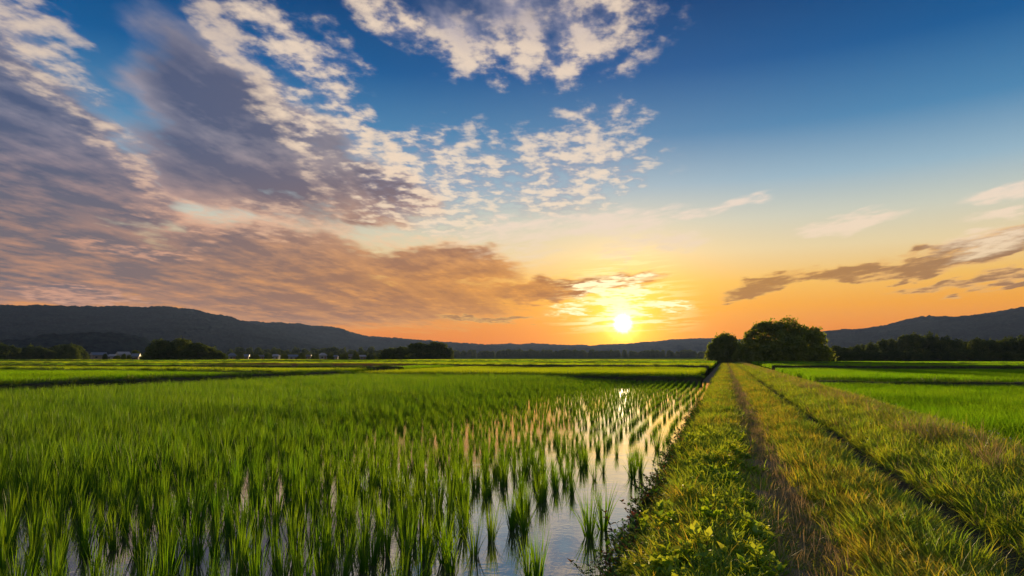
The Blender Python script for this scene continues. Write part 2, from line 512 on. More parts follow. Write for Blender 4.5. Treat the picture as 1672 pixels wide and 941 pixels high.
# ---- scattering for the countless stuff
def scatter(name, P, rot, scl, variants, label, cat, seed=0):
    P = np.asarray(P, np.float32); n = len(P)
    me = bpy.data.meshes.new(name); me.vertices.add(n); me.vertices.foreach_set('co', P.ravel())
    a = me.attributes.new('rot', 'FLOAT_VECTOR', 'POINT'); a.data.foreach_set('vector', np.asarray(rot, np.float32).ravel())
    a = me.attributes.new('scl', 'FLOAT_VECTOR', 'POINT')
    scl = np.asarray(scl, np.float32)
    if scl.ndim == 1: scl = np.repeat(scl[:, None], 3, 1)
    a.data.foreach_set('vector', scl.ravel())
    a = me.attributes.new('idx', 'INT', 'POINT')
    a.data.foreach_set('value', np.random.default_rng(seed + 5).integers(0, len(variants), n).astype(np.int32))
    col = bpy.data.collections.new(name + '_kinds')
    for v in variants:
        col.objects.link(bpy.data.objects.new(name + '_piece', v))
    o = link(name, me)
    ng = bpy.data.node_groups.new(name, 'GeometryNodeTree')
    ng.interface.new_socket('Geometry', in_out='INPUT', socket_type='NodeSocketGeometry')
    ng.interface.new_socket('Geometry', in_out='OUTPUT', socket_type='NodeSocketGeometry')
    N = ng.nodes.new; L = ng.links.new
    gi, go = N('NodeGroupInput'), N('NodeGroupOutput')
    ci = N('GeometryNodeCollectionInfo'); ci.inputs['Collection'].default_value = col
    ci.inputs['Separate Children'].default_value = True; ci.inputs['Reset Children'].default_value = True
    ip = N('GeometryNodeInstanceOnPoints'); ip.inputs['Pick Instance'].default_value = True
    def attr(nm, ty):
        q = N('GeometryNodeInputNamedAttribute'); q.data_type = ty; q.inputs['Name'].default_value = nm
        return q.outputs['Attribute']
    L(gi.outputs[0], ip.inputs['Points']); L(ci.outputs[0], ip.inputs['Instance'])
    L(attr('idx', 'INT'), ip.inputs['Instance Index'])
    e = N('FunctionNodeEulerToRotation'); L(attr('rot', 'FLOAT_VECTOR'), e.inputs[0]); L(e.outputs[0], ip.inputs['Rotation'])
    L(attr('scl', 'FLOAT_VECTOR'), ip.inputs['Scale'])
    L(ip.outputs[0], go.inputs[0])
    md = o.modifiers.new('scatter', 'NODES'); md.node_group = ng
    tag(o, label, cat, None, 'stuff')
    return o

def yaws(n, tilt=0.08, g=rng):
    return np.stack([g.normal(0, tilt, n), g.normal(0, tilt, n), g.random(n) * 2 * np.pi], -1)

def in_view(x, y, m=3.0, dmax=1e9):
    """keeps what the photograph could see, with a wide margin for a step to the side"""
    a = np.degrees(np.arctan2(x, y + m * 1.3)) + 17.25
    return (np.abs(a) < 40.5) & (np.hypot(x, y) < dmax)

# ================================================================== materials
M = {}
M['rice'] = leaf_mat('rice_leaf', [(0, (0.016, 0.085, 0.004)), (0.5, (0.034, 0.130, 0.005)), (0.9, (0.09, 0.20, 0.007)), (0.97, (0.24, 0.22, 0.02))], 0.45,
                     [(0, (0.09, 0.34, 0.004)), (1, (0.42, 0.60, 0.010))], clump=0.25, cscale=0.35, gloss=0.02)
M['rice_far'] = leaf_mat('rice_leaf_far', [(0, (0.05, 0.15, 0.008)), (0.5, (0.10, 0.21, 0.010)), (1, (0.18, 0.26, 0.012))], 0.55,
                     [(0, (0.28, 0.52, 0.008)), (1, (0.66, 0.72, 0.02))], clump=0.3, cscale=0.12, gloss=0.0)
M['rice_far2'] = leaf_mat('rice_leaf_green', [(0, (0.030, 0.13, 0.008)), (0.5, (0.055, 0.18, 0.010)), (1, (0.11, 0.24, 0.012))], 0.55,
                     [(0, (0.14, 0.46, 0.006)), (1, (0.42, 0.62, 0.015))], clump=0.3, cscale=0.12, gloss=0.0)
M['lush'] = leaf_mat('bank_grass', [(0, (0.050, 0.19, 0.008)), (0.5, (0.115, 0.29, 0.012)), (1, (0.24, 0.37, 0.016))], 0.5,
                     [(0, (0.28, 0.56, 0.012)), (1, (0.82, 0.80, 0.03))], clump=0.35, cscale=2.2)
M['midgr'] = leaf_mat('verge_grass', [(0, (0.034, 0.145, 0.008)), (0.45, (0.085, 0.22, 0.012)), (0.75, (0.20, 0.27, 0.016)), (1, (0.38, 0.30, 0.05))], 0.5,
                     [(0, (0.16, 0.42, 0.015)), (0.5, (0.42, 0.56, 0.02)), (0.75, (0.75, 0.58, 0.03)), (1, (0.80, 0.50, 0.10))], clump=0.35, cscale=1.0)
M['dry'] = leaf_mat('dry_grass', [(0, (0.18, 0.19, 0.05)), (0.5, (0.40, 0.34, 0.15)), (1, (0.60, 0.50, 0.26))], 0.35,
                     [(0, (0.45, 0.28, 0.10)), (1, (0.65, 0.42, 0.16))], clump=0.2, cscale=2.0)
M['weed'] = leaf_mat('bank_weed', [(0, (0.03, 0.10, 0.012)), (0.6, (0.06, 0.16, 0.02)), (0.8, (0.14, 0.06, 0.03)), (1, (0.20, 0.05, 0.04))], 0.4)
M['wstem'] = plain_mat('weed_stem', (0.14, 0.05, 0.03), 0.6)
M['bund'] = leaf_mat('bund_grass', [(0, (0.035, 0.10, 0.010)), (0.6, (0.08, 0.16, 0.012)), (1, (0.20, 0.21, 0.03))], 0.45, clump=0.4, cscale=0.4)
M['brown'] = leaf_mat('brown_crop', [(0, (0.07, 0.05, 0.045)), (1, (0.17, 0.12, 0.10))], 0.2, gloss=0)
M['seed'] = plain_mat('pale_seed_head', (0.62, 0.55, 0.40), 0.9)
M['petal'] = plain_mat('yellow_petal', (0.80, 0.52, 0.02), 0.6, 0.1)

M['gold'] = leaf_mat('golden_grass', [(0, (0.07, 0.16, 0.012)), (0.4, (0.20, 0.22, 0.016)), (0.75, (0.38, 0.28, 0.03)), (1, (0.40, 0.24, 0.08))], 0.5,
                     [(0, (0.40, 0.52, 0.02)), (0.5, (0.85, 0.65, 0.03)), (1, (0.85, 0.48, 0.08))], clump=0.3, cscale=1.2)
# mud and far ground
def ground_mat():
    m, nt, out = new_mat('field_ground')
    geo = nt.nodes.new('ShaderNodeNewGeometry'); P = Nd(geo.outputs['Position'])
    x, y, z = sep(P)
    far = sstep(vm('LENGTH', P, None, 'Value'), 60.0, 160.0)
    mud = mixc(noise(P, 1.2, 6, 0.6), (0.035, 0.026, 0.018), (0.09, 0.066, 0.045))
    g = ramp(noise(comb(x * 0.012, y * 0.05, 0.0), 1.0, 4, 0.6), [(0.3, (0.05, 0.13, 0.012)), (0.5, (0.11, 0.20, 0.015)), (0.7, (0.20, 0.24, 0.03))])
    p = nt.nodes.new('ShaderNodeBsdfDiffuse'); setin(p.inputs['Color'], mixc(far, mud, g))
    nt.links.new(p.outputs[0], out.inputs['Surface']); return m
M['ground'] = ground_mat()

def canopy_mat(name, a, b, c):
    m, nt, out = new_mat(name)
    geo = nt.nodes.new('ShaderNodeNewGeometry'); P = Nd(geo.outputs['Position'])
    p = nt.nodes.new('ShaderNodeBsdfDiffuse')
    setin(p.inputs['Color'], ramp(noise(P, 0.6, 6, 0.65), [(0.3, a), (0.5, b), (0.7, c)]))
    nt.links.new(p.outputs[0], out.inputs['Surface']); return m
M['canopy'] = canopy_mat('rice_understorey', (0.03, 0.085, 0.008), (0.055, 0.13, 0.010), (0.09, 0.16, 0.012))

def water_mat():
    m, nt, out = new_mat('paddy_water')
    geo = nt.nodes.new('ShaderNodeNewGeometry'); P = Nd(geo.outputs['Position'])
    n1 = noise(P, 2.6, 3, 0.5); n2_ = noise(P, 17.0, 2, 0.5)
    calm = sstep(noise(P, 0.55, 3, 0.5), 0.42, 0.62)
    b = nt.nodes.new('ShaderNodeBump'); b.inputs['Strength'].default_value = 1.0; b.inputs['Distance'].default_value = 1.0
    setin(b.inputs['Height'], n1 * 0.003 + n2_ * (calm * 0.0009 + 0.0003))
    fr = nt.nodes.new('ShaderNodeFresnel'); fr.inputs['IOR'].default_value = 1.6
    nt.links.new(b.outputs[0], fr.inputs['Normal'])
    gl = nt.nodes.new('ShaderNodeBsdfGlossy'); gl.inputs['Roughness'].default_value = 0.022
    gl.inputs['Color'].default_value = (1, 1, 1, 1)
    nt.links.new(b.outputs[0], gl.inputs['Normal'])
    df = nt.nodes.new('ShaderNodeBsdfDiffuse')
    setin(df.inputs['Color'], mixc(noise(P, 1.5, 5, 0.6), (0.035, 0.03, 0.022), (0.09, 0.075, 0.055)))
    mx = nt.nodes.new('ShaderNodeMixShader'); setin(mx.inputs[0], mth('MINIMUM', Nd(fr.outputs[0]) * 1.5 + 0.08, 1.0))
    nt.links.new(df.outputs[0], mx.inputs[1]); nt.links.new(gl.outputs[0], mx.inputs[2])
    nt.links.new(mx.outputs[0], out.inputs['Surface']); return m
M['water'] = water_mat()

# ================================================================== the ground
def grid(x0, x1, nx, y0, y1, ny, zf):
    xs = np.linspace(x0, x1, nx); ys = np.linspace(y0, y1, ny) if not callable(y1) else y1(ny)
    X, Y = np.meshgrid(xs, ys, indexing='ij'); Z = zf(X, Y)
    V = np.stack([X, Y, Z], -1).reshape(-1, 3)
    i = np.arange(nx * len(ys)).reshape(nx, len(ys))
    F = np.stack([i[:-1, :-1], i[1:, :-1], i[1:, 1:], i[:-1, 1:]], -1).reshape(-1, 4)
    return V, F
V, F = grid(-9000, 9000, 61, -9000, 9000, 61, lambda X, Y: X * 0 - 0.50)
tag(link('ground', mesh_np('ground', V, F, M['ground'])), kind='structure')

FX0, FX1, FY1 = -29.0, -0.55, 49.2
V, F = grid(FX0, FX1, 2, -9, FY1, 2, lambda X, Y: X * 0 - 0.28)
tag(link('paddy_water', mesh_np('water', V, F, M['water'])), kind='structure')

# farm track on its embankment (x across, y along)
PX = [-2.2, -1.25, -0.84, -0.73, -0.56, -0.3, 0.15, 0.34, 0.52, 0.72, 0.95, 1.25, 1.6, 1.76, 1.93, 2.12, 2.35, 2.9, 3.4, 3.9, 4.5, 5.0, 5.6, 6.5]
PZ = [-0.55, -0.42, -0.29, -0.20, -0.06, 0.0, 0.0, -0.03, -0.055, -0.03, 0.02, 0.05, 0.02, -0.05, -0.09, -0.05, 0.03, 0.09, 0.14, 0.06, -0.05, -0.25, -0.40, -0.56]
def track_z(X, Y):
    wob = (fbm(Y * 0.35, X * 0 + 3.3, 5, 3) - 0.5) * 0.30
    edge = (fbm(Y * 1.3, X * 0 + 8.3, 9, 3) - 0.5) * 0.22 * np.clip((0.3 - X), 0, 1)
    z = np.interp(X + wob * 0.9 + edge, PX, PZ)
    amp = np.clip((X + 1.3) / 0.5, 0.1, 1) * np.clip((6.2 - X) / 0.5, 0, 1)
    return z + ((fbm(X * 3, Y * 3, 2, 4) - 0.5) * 0.07 + (fbm(X * 14, Y * 14, 4, 2) - 0.5) * 0.02) * amp
def ysamp(n):
    t = np.linspace(0, 1, n); return -7 + 10 * t + 255 * t ** 2.6
V, F = grid(-2.2, 6.5, 260, 0, ysamp, 700, track_z)
def track_mat():
    m, nt, out = new_mat('track_soil')
    geo = nt.nodes.new('ShaderNodeNewGeometry'); P = Nd(geo.outputs['Position'])
    x, y, z = sep(P)
    n = noise(P, 3.0, 6, 0.65); nf = noise(P, 30.0, 4, 0.7)
    soil = mixc(nf, (0.14, 0.115, 0.065), (0.38, 0.31, 0.19))
    soil = mixc(sstep(x, 1.2, 1.6), soil, mixc(nf, (0.03, 0.024, 0.02), (0.10, 0.078, 0.06)))
    gr = mixc(n, (0.03, 0.06, 0.010), (0.09, 0.11, 0.02))
    d1 = mth('ABSOLUTE', x - 0.52 + (n - 0.5) * 0.3) - 0.07; d2 = mth('ABSOLUTE', x - 1.92 + (n - 0.5) * 0.25)
    dd = mth('MINIMUM', d1 - 0.08, d2)
    f = mth('MAXIMUM', sstep(dd + (nf - 0.5) * 0.15, 0.28, 0.12), sstep(z + (n - 0.5) * 0.1, -0.12, -0.22))
    p = nt.nodes.new('ShaderNodeBsdfPrincipled'); setin(p.inputs['Base Color'], mixc(f, gr, soil))
    p.inputs['Roughness'].default_value = 0.9; p.inputs['Specular IOR Level'].default_value = 0.15
    b = nt.nodes.new('ShaderNodeBump'); b.inputs['Strength'].default_value = 0.8; b.inputs['Distance'].default_value = 0.02
    setin(b.inputs['Height'], nf + n); nt.links.new(b.outputs[0], p.inputs['Normal'])
    nt.links.new(p.outputs[0], out.inputs['Surface']); return m
tag(link('farm_track', mesh_np('track', V, F, track_mat(), True)), kind='structure')

# earth bunds between the paddies
M['bundsoil'] = plain_mat('bund_soil', (0.045, 0.05, 0.022), 0.9, 0.4, 2.0, bump=0.4)
BUNDS = []   # (x0,y0,x1,y1,width,top)
def bund(x0, y0, x1, y1, w=0.9, top=0.02, bot=-0.5):
    L = math.hypot(x1 - x0, y1 - y0); n = max(8, int(L / 0.8)); t = np.linspace(0, 1, n)
    dx_, dy_ = (x1 - x0) / L, (y1 - y0) / L; nx, ny = -dy_, dx_
    prof = [(-w * 0.8, bot), (-w * 0.42, top - 0.08), (-w * 0.2, top), (w * 0.2, top), (w * 0.42, top - 0.08), (w * 0.8, bot)]
    cx = x0 + (x1 - x0) * t; cy_ = y0 + (y1 - y0) * t
    wob = (fbm(cx * 0.4 + 3, cy_ * 0.4, 3, 3) - 0.5) * 0.5; wz = (fbm(cx * 1.1, cy_ * 1.1 + 9, 6, 3) - 0.5) * 0.14
    V = np.zeros((n, len(prof), 3))
    for k, (o, z) in enumerate(prof):
        V[:, k, 0] = cx + nx * (o + wob); V[:, k, 1] = cy_ + ny * (o + wob); V[:, k, 2] = z + (wz if z > -0.3 else 0)
    i = np.arange(n * len(prof)).reshape(n, len(prof))
    F = np.stack([i[:-1, :-1], i[1:, :-1], i[1:, 1:], i[:-1, 1:]], -1).reshape(-1, 4)
    tag(link('field_bund', mesh_np('bund', V.reshape(-1, 3), F, M['bundsoil'], True)), kind='structure')
    BUNDS.append((x0, y0, x1, y1, w, top))
bund(-29.7, -8, -29.7, 50, 1.2, 0.34)                      # left edge of the near paddy
bund(-29.6, 49.9, -1.6, 49.9, 1.2, 0.10)        # far edge of the near paddy
bund(-120, 62.5, -29.6, 59.5, 1.2, 0.56)
bund(-100, 44, -30.6, 41, 1.0, 0.50)
bund(-130, 84, -1.8, 79, 1.2, 0.55)
bund(-180, 118, -1.8, 112, 1.3, 0.60)
bund(-240, 160, -1.8, 155, 1.4, 0.62)
bund(5.6, 47.5, 60, 41.5, 1.2, 0.0)
bund(5.6, 92, 110, 89, 1.2, 0.42)
bund(5.6, 130, 160, 128, 1.2, 0.48)

# understorey sheets below the far crops
def sheet(name, pts, z, mat):
    me = bpy.data.meshes.new(name); me.from_pydata([(x, y, z) for x, y in pts], [], [tuple(range(len(pts)))]); me.materials.append(mat)
    return tag(link(name, me), kind='structure')
sheet('field_beyond_bund', [(-230, 50.9), (-1.9, 50.9), (-1.9, 235), (-230, 235)], 0.02, M['canopy'])
sheet('field_beyond_left_bund', [(-110, -2), (-30.6, -2), (-30.6, 50.8), (-110, 50.8)], 0.12, M['canopy'])
sheet('field_right', [(5.4, -5), (60, -5), (60, 41.8), (5.4, 47.8)], -0.42, M['canopy'])
sheet('field_right_beyond_bund', [(5.6, 48.2), (60.2, 42.2), (150, 40), (150, 235), (5.6, 235)], -0.16, M['canopy'])

# ================================================================== rice in the near paddy
sm = lambda v, a, b: np.clip((v - a) / (b - a), 0, 1)
def clump(seed, n=44, spread=1.0, H=0.60):
    V1, F1 = blades(int(n * 0.7), 0.028, H * 0.75, H * 1.05, 0.0095, 0.065 * spread, 0.16 * spread, 5, seed=seed)
    V2, F2 = blades(int(n * 0.3), 0.035, H * 0.45, H * 0.85, 0.0095, 0.16 * spread, 0.5 * spread, 5, seed=seed + 100)
    V, F, mi = join([(V1, F1, 0), (V2, F2, 0)])
    V[:, 2] -= 0.04
    return mesh_np('rice_clump', V, F, M['rice'])
tight = [clump(10 + i, 36, 0.85, 0.47) for i in range(8)]
wide = [clump(50 + i, 44, 1.3, 0.53) for i in range(8)]
rows = np.arange(-28.6, -1.02, 0.36); step = 0.26
PXs, PYs = [], []
for i, xr in enumerate(rows):
    ys = np.arange(-2.0, 48.8, step) + rng.random() * step
    PYs.append(ys + rng.normal(0, 0.028, len(ys)))
    PXs.append(xr + rng.normal(0, 0.022, len(ys)) + 0.10 * np.sin(ys * 0.22 + 0.3 * np.sin(xr)))
X = np.concatenate(PXs); Y = np.concatenate(PYs)
k = in_view(X, Y, 3.0); X, Y = X[k], Y[k]
# thinner planting by the bank, missing plants
keep = rng.random(len(X))
pr = np.full(len(X), 0.985)
d = -1.0 - X
pr = np.where((d < 1.6) & (Y < 60), 0.62 + 0.34 * np.clip((d - 0.1) / 1.3, 0, 1), pr)
pr = np.where((d < 1.05) & (Y < 9.5), 0.0, pr)
pr = np.where((d < 1.9) & (Y < 9.5) & (d >= 1.05), 0.62, pr)
pr = np.where((d < 0.9) & (Y >= 9.5) & (Y < 15), 0.35, pr)
pr = np.where((X > -1.25) & (Y < 13), 0.0, pr)
k = keep < pr; X, Y = X[k], Y[k]
dd = -1.0 - X
isw = (dd + rng.normal(0, 0.7, len(X))) > (6.6 + 0.05 * Y)
hs = np.clip(0.93 + 0.02 * dd, 0.9, 1.15) * (0.9 + 0.22 * fbm(X * 0.35, Y * 0.35, 11, 3)) * rng.normal(1.0, 0.07, len(X))
sparse = sm(Y, 8, 15) * sm(12.0 - dd, 0, 7.0)
hs = hs * (1 - 0.44 * sparse)
kk = rng.random(len(X)) > 0.24 * sparse
kk &= rng.random(len(X)) > 0.20 * sm(7.0 - dd, 0, 3.0) * (1 - sparse)
X, Y, dd, isw, hs = X[kk], Y[kk], dd[kk], isw[kk], hs[kk]
own = [  # plants standing free in the open water near the bank
    ((-2.38, 5.68), 1.0, 'wide', 'splayed rice clump at the bottom edge, first on the left side of the open water'),
    ((-1.45, 5.35), 1.0, 'wide', 'bushy rice clump cut by the bottom edge in open water nearest the grassy bank'),
    ((-1.56, 5.48), 0.9, 'tight', 'smaller rice tuft leaning beside the bushy clump at the bottom edge of the open water'),
    ((-1.98, 6.80), 0.95, 'wide', 'rice clump with long dark reflection, behind and left of the bushy bottom edge clump'),
    ((-2.16, 6.95), 0.95, 'tight', 'upright rice clump just left of the clump with the long dark reflection'),
    ((-1.34, 6.90), 1.12, 'wide', 'tall rice clump, front one of the close pair beside the weedy bank'),
    ((-1.26, 7.25), 1.15, 'wide', 'tall rice clump, rear one of the close pair beside the weedy bank'),
    ((-1.95, 8.9), 0.85, 'tight', 'thin rice clump standing apart in the middle of the open water'),
    ((-1.36, 10.4), 1.1, 'wide', 'broad rice clump alone in the water halfway up the open channel by the bank'),
    ((-1.29, 10.75), 1.0, 'tight', 'rice clump touching the rear of the broad clump halfway up the open channel'),
    ((-1.30, 13.6), 1.1, 'wide', 'rice clump nearest the bank beyond the broad halfway clump, before the bank row closes up'),
]
ox = np.array([o[0][0] for o in own]); oy = np.array([o[0][1] for o in own])
far_ok = np.min(np.hypot(X[:, None] - ox, Y[:, None] - oy), 1) > 0.20
X, Y, isw, hs = X[far_ok], Y[far_ok], isw[far_ok], hs[far_ok]
# the 289 that show largest become things of their own
vis = np.zeros(len(X), bool)
for zz_ in (-0.28, 0.1):
    rel = np.stack([X, Y, np.full(len(X), zz_ - CAM_H)], -1) @ np.array(CR)
    uu = rel[:, 0] / -rel[:, 2] * FPX; vv = rel[:, 1] / -rel[:, 2] * FPX
    vis |= (rel[:, 2] < 0) & (np.abs(uu) < PW / 2 - 8) & (vv > -PH / 2 + 8) & (vv < PH / 2)
dist = np.hypot(X, Y) + np.where(vis, 0, 1000)
order = np.argsort(dist)
near = np.zeros(len(X), bool); near[order[:289]] = True
rz = rng.random(len(X)) * 6.283
first = True
def put_clump(me, x, y, s, rz, label, group=None):
    o = link('rice_clump', me, loc=(x, y, -0.30))
    o.rotation_euler = (random.gauss(0, 0.04), random.gauss(0, 0.04), rz); o.scale = (s, s, s)
    tag(o, label, 'rice plant', group)
for (x, y), s, kd, lab in own:
    put_clump(random.choice(wide if kd == 'wide' else tight), x, y, s, random.random() * 6.28, lab, 'rice clumps in the near paddy')
ORD = ['first', 'second', 'third', 'fourth', 'fifth', 'sixth', 'seventh', 'eighth', 'ninth', 'tenth', 'eleventh', 'twelfth', 'thirteenth', 'fourteenth', 'fifteenth', 'sixteenth',
       'seventeenth', 'eighteenth', 'nineteenth', 'twentieth', 'twenty-first', 'twenty-second', 'twenty-third', 'twenty-fourth', 'twenty-fifth', 'twenty-sixth', 'twenty-seventh', 'twenty-eighth', 'twenty-ninth', 'thirtieth']
rowi = np.round((rows[-1] - X) / 0.36).astype(int)
for i in np.nonzero(near)[0]:
    a = math.degrees(math.atan2(X[i], Y[i])) + 17.25
    if a < -14: lab, g = 'green rice clump in the dense foreground rows at the left of the paddy', 'dense left foreground rice clumps'
    elif a < -3: lab, g = 'green rice clump in the middle foreground rows with thin slits of water between them', 'middle foreground rice clumps'
    else: lab, g = 'green rice clump in the loose foreground rows left of the open water', 'loose foreground rice clumps by the open water'
    if a >= -10 and vis[i] and rowi[i] < 14:
        same = [j for j in np.nonzero(near & vis & (rowi == rowi[i]))[0]]; same.sort(key=lambda j: Y[j]); q = same.index(i)
        lab = '%s rice clump from the front in the %s planted row counted from the grassy bank' % (ORD[q], ORD[rowi[i]])
    put_clump(random.choice(wide if isw[i] else tight), float(X[i]), float(Y[i]), float(hs[i]), float(rz[i]), lab, g)
for nm, sel, var in (('rice_rows', ~near & ~isw, tight), ('dense_rice_rows', ~near & isw, wide)):
    n = int(sel.sum())
    P = np.stack([X[sel], Y[sel], np.full(n, -0.30)], -1)
    scatter(nm, P, yaws(n, 0.05), hs[sel], var,
            'rows of young rice standing in the sunlit water of the near paddy' if nm == 'rice_rows' else 'dense green rice filling the left and rear of the near paddy', 'rice', 3)

# ================================================================== crops of the farther fields
def patch(seed, size, n, h0, h1, w, mat, tilt=0.15, bend=0.5, segs=2):
    g = np.random.default_rng(seed)
    xy = (g.random((n, 2)) - 0.5) * size
    V, F = blades(n, 0, h0, h1, w, tilt, bend, segs, seed=seed, base_xy=xy)
    return mesh_np('rice_patch', V, F, mat)
def fill(name, x0, x1, y0, y1, size, z, variants, label, cat='rice', hvar=0.25, test=None, seed=0):
    g = np.random.default_rng(seed + 31)
    xs = np.arange(x0 + size / 2, x1, size * 0.9); ys = np.arange(y0 + size / 2, y1, size * 0.9)
    GX, GY = np.meshgrid(xs, ys); GX = GX.ravel() + g.normal(0, size * 0.08, GX.size); GY = GY.ravel() + g.normal(0, size * 0.08, GY.size)
    GX = np.clip(GX, x0 + size / 2, x1 - size / 2); GY = np.clip(GY, y0 + size / 2, y1 - size / 2)
    k = in_view(GX, GY, 8)
    if test is not None: k &= test(GX, GY)
    GX, GY = GX[k], GY[k]; n = len(GX)
    rot = np.zeros((n, 3)); rot[:, 2] = g.integers(0, 4, n) * np.pi / 2
    sc = np.ones((n, 3)); sc[:, 2] = 1 + (fbm(GX * 0.15, GY * 0.15, seed, 3) - 0.5) * 2 * hvar
    return scatter(name, np.stack([GX, GY, np.full(n, z)], -1), rot, sc, variants, label, cat, seed)
pA = [patch(200 + i, 1.5, 620, 0.35, 0.58, 0.012, M['rice_far2'], 0.16, 0.6, 3) for i in range(4)]
pB = [patch(210 + i, 3.0, 1100, 0.30, 0.52, 0.022, M['rice_far'], 0.16, 0.5) for i in range(4)]
pC = [patch(220 + i, 3.0, 1100, 0.30, 0.52, 0.022, M['rice_far2'], 0.16, 0.5) for i in range(4)]
pD = [patch(230 + i, 6.0, 1500, 0.35, 0.55, 0.05, M['rice_far'], 0.16, 0.4) for i in range(3)]
pE = [patch(240 + i, 6.0, 1500, 0.35, 0.55, 0.05, M['rice_far2'], 0.16, 0.4) for i in range(3)]
fill('right_rice', 5.1, 60, 4, 46.5, 1.5, -0.46, pA, 'bright green rice in the field right of the track', test=lambda x, y: y < 46.6 - (x - 5.6) * 0.11, seed=1)
fill('right_rice_beyond_bund', 5.6, 110, 42.5, 88, 3.0, -0.19, pC, 'bright green rice beyond the bund right of the track', test=lambda x, y: y > 50.3 - (x - 5.6) * 0.11, seed=2)
fill('far_right_rice', 5.6, 150, 93, 186, 6.0, 0.02, pE, 'far green rice running up to the trees on the right', seed=3)
fill('left_rice_beyond_bund', -80, -30.4, 6, 40, 1.5, 0.10, [m.copy() for m in pA], 'green rice left of the near paddy behind its side bund', seed=4)
fill('rice_beyond_bund', -29.4, -1.6, 50.9, 78, 3.0, 0.0, pB, 'yellow green rice just beyond the far bund of the near paddy', seed=5)
fill('left_rice_strip', -110, -30.4, 44.5, 58.5, 3.0, 0.12, pB, 'yellow green rice strip at far left between two bunds', seed=6)
BR = (-62.0, -36.5, 64.0, 80.0)
nb = lambda x, y: ~((x > BR[0] - 1.2) & (x < BR[1] + 1.2) & (y > BR[2] - 1.2) & (y < BR[3]))
fill('left_rice_second_strip', -125, -31, 64, 79, 3.0, 0.14, pC, 'green rice strip at left around the brown plot', test=nb, seed=7)
fill('middle_distance_rice', -180, -1.6, 85, 111, 6.0, 0.14, pD, 'golden green rice in the middle distance', seed=8)
fill('far_rice', -230, -1.6, 119, 154, 6.0, 0.16, pE, 'far green rice below the left trees', seed=9)
fill('farthest_rice', -230, -1.6, 161, 235, 6.0, 0.16, pD, 'farthest golden rice below the treeline', seed=10)
br = [patch(260 + i, 3.0, 1500, 0.35, 0.60, 0.03, M['brown'], 0.12, 0.3) for i in range(3)]
fill('brown_crop', BR[0], BR[1], BR[2], BR[3], 3.0, 0.16, br, 'grey brown plot of dried crop behind the left bund', 'dried crop', seed=12)

# grass on the bunds
tb = []
for i in range(5):
    V, F = blades(60, 0.25, 0.12, 0.36, 0.012, 0.35, 0.9, 3, seed=300 + i); tb.append(mesh_np('bund_tuft', V, F, M['bund']))
P = []
for x0, y0, x1, y1, w, top in BUNDS:
    L = math.hypot(x1 - x0, y1 - y0); n = int(L * (12 if max(y0, y1) < 70 else 7))
    t = rng.random(n); o = (rng.random(n) - 0.5) * w * 1.5; nx, ny = -(y1 - y0) / L, (x1 - x0) / L
    cx = x0 + (x1 - x0) * t; cy_ = y0 + (y1 - y0) * t
    wob = (fbm(cx * 0.4 + 3, cy_ * 0.4, 3, 3) - 0.5) * 0.5
    z = np.interp(np.abs(o), [0, w * 0.2, w * 0.42, w * 0.8], [top, top, top - 0.1, -0.45])
    P.append(np.stack([cx + nx * (o + wob), cy_ + ny * (o + wob), z - 0.03], -1))
P = np.concatenate(P); P = P[in_view(P[:, 0], P[:, 1], 6)]
scatter('bund_grass', P, yaws(len(P), 0.15), rng.normal(1.0, 0.25, len(P)).clip(0.5, 1.7), tb, 'rough dark grass growing on the field bunds', 'grass', 4)

# ================================================================== grass of the track
def tuft(seed, n, r, h0, h1, w, tilt, bend, mat, segs=3, extra=None):
    V, F = blades(n, r, h0, h1, w, tilt, bend, segs, seed=seed)
    V[:, 2] -= 0.01
    return mesh_np('tuft', V, F, mat)
T_lush = [tuft(400 + i, 30, 0.075, 0.07, 0.17, 0.0095, 0.45, 1.1, M['lush'], 4) for i in range(7)]
T_mid = [tuft(420 + i, 34, 0.075, 0.07, 0.19, 0.0060, 0.40, 1.0, M['midgr'], 4) for i in range(7)]
T_gold = [tuft(430 + i, 34, 0.075, 0.08, 0.20, 0.0055, 0.40, 0.9, M['gold'], 4) for i in range(5)]
T_low = [tuft(440 + i, 26, 0.09, 0.03, 0.09, 0.0045, 0.8, 1.0, M['midgr'], 3) for i in range(5)]
T_dry = [tuft(460 + i, 30, 0.10, 0.06, 0.16, 0.0045, 1.05, 0.45, M['dry'], 3) for i in range(5)]
T_tall = [tuft(480 + i, 26, 0.07, 0.14, 0.34, 0.0045, 0.35, 0.8, M['dry'] if i % 2 else M['midgr'], 4) for i in range(6)]
T_brush = [tuft(500 + i, 36, 0.08, 0.07, 0.19, 0.0070, 0.5, 1.0, M['lush'] if i % 3 else M['midgr'], 4) for i in range(6)]

def strip_pts(x0, x1, dens, ymax=235.0, seed=0):
    """points on the track, thinning with distance while tufts grow in size"""
    g = np.random.default_rng(seed); Xs, Ys, Ss = [], [], []
    for ya, yb, f, s in ((-1.5, 2.2, 0.35, 1.2), (2.2, 9, 1.0, 1.0), (9, 18, 0.60, 1.15), (18, 40, 0.30, 1.35), (40, 90, 0.11, 1.9), (90, ymax, 0.035, 2.6)):
        n = int((x1 - x0) * (yb - ya) * dens * f)
        Xs.append(x0 + (x1 - x0) * g.random(n)); Ys.append(ya + (yb - ya) * g.random(n)); Ss.append(np.full(n, s) * g.normal(1, 0.22, n).clip(0.5, 1.6))
    return np.concatenate(Xs), np.concatenate(Ys), np.concatenate(Ss)
def rutd(X, Y):
    wob = (fbm(Y * 0.35, X * 0 + 3.3, 5, 3) - 0.5) * 0.30
    Xq = X + wob * 0.6
    return np.abs(Xq - 0.52), np.abs(Xq - 1.92)
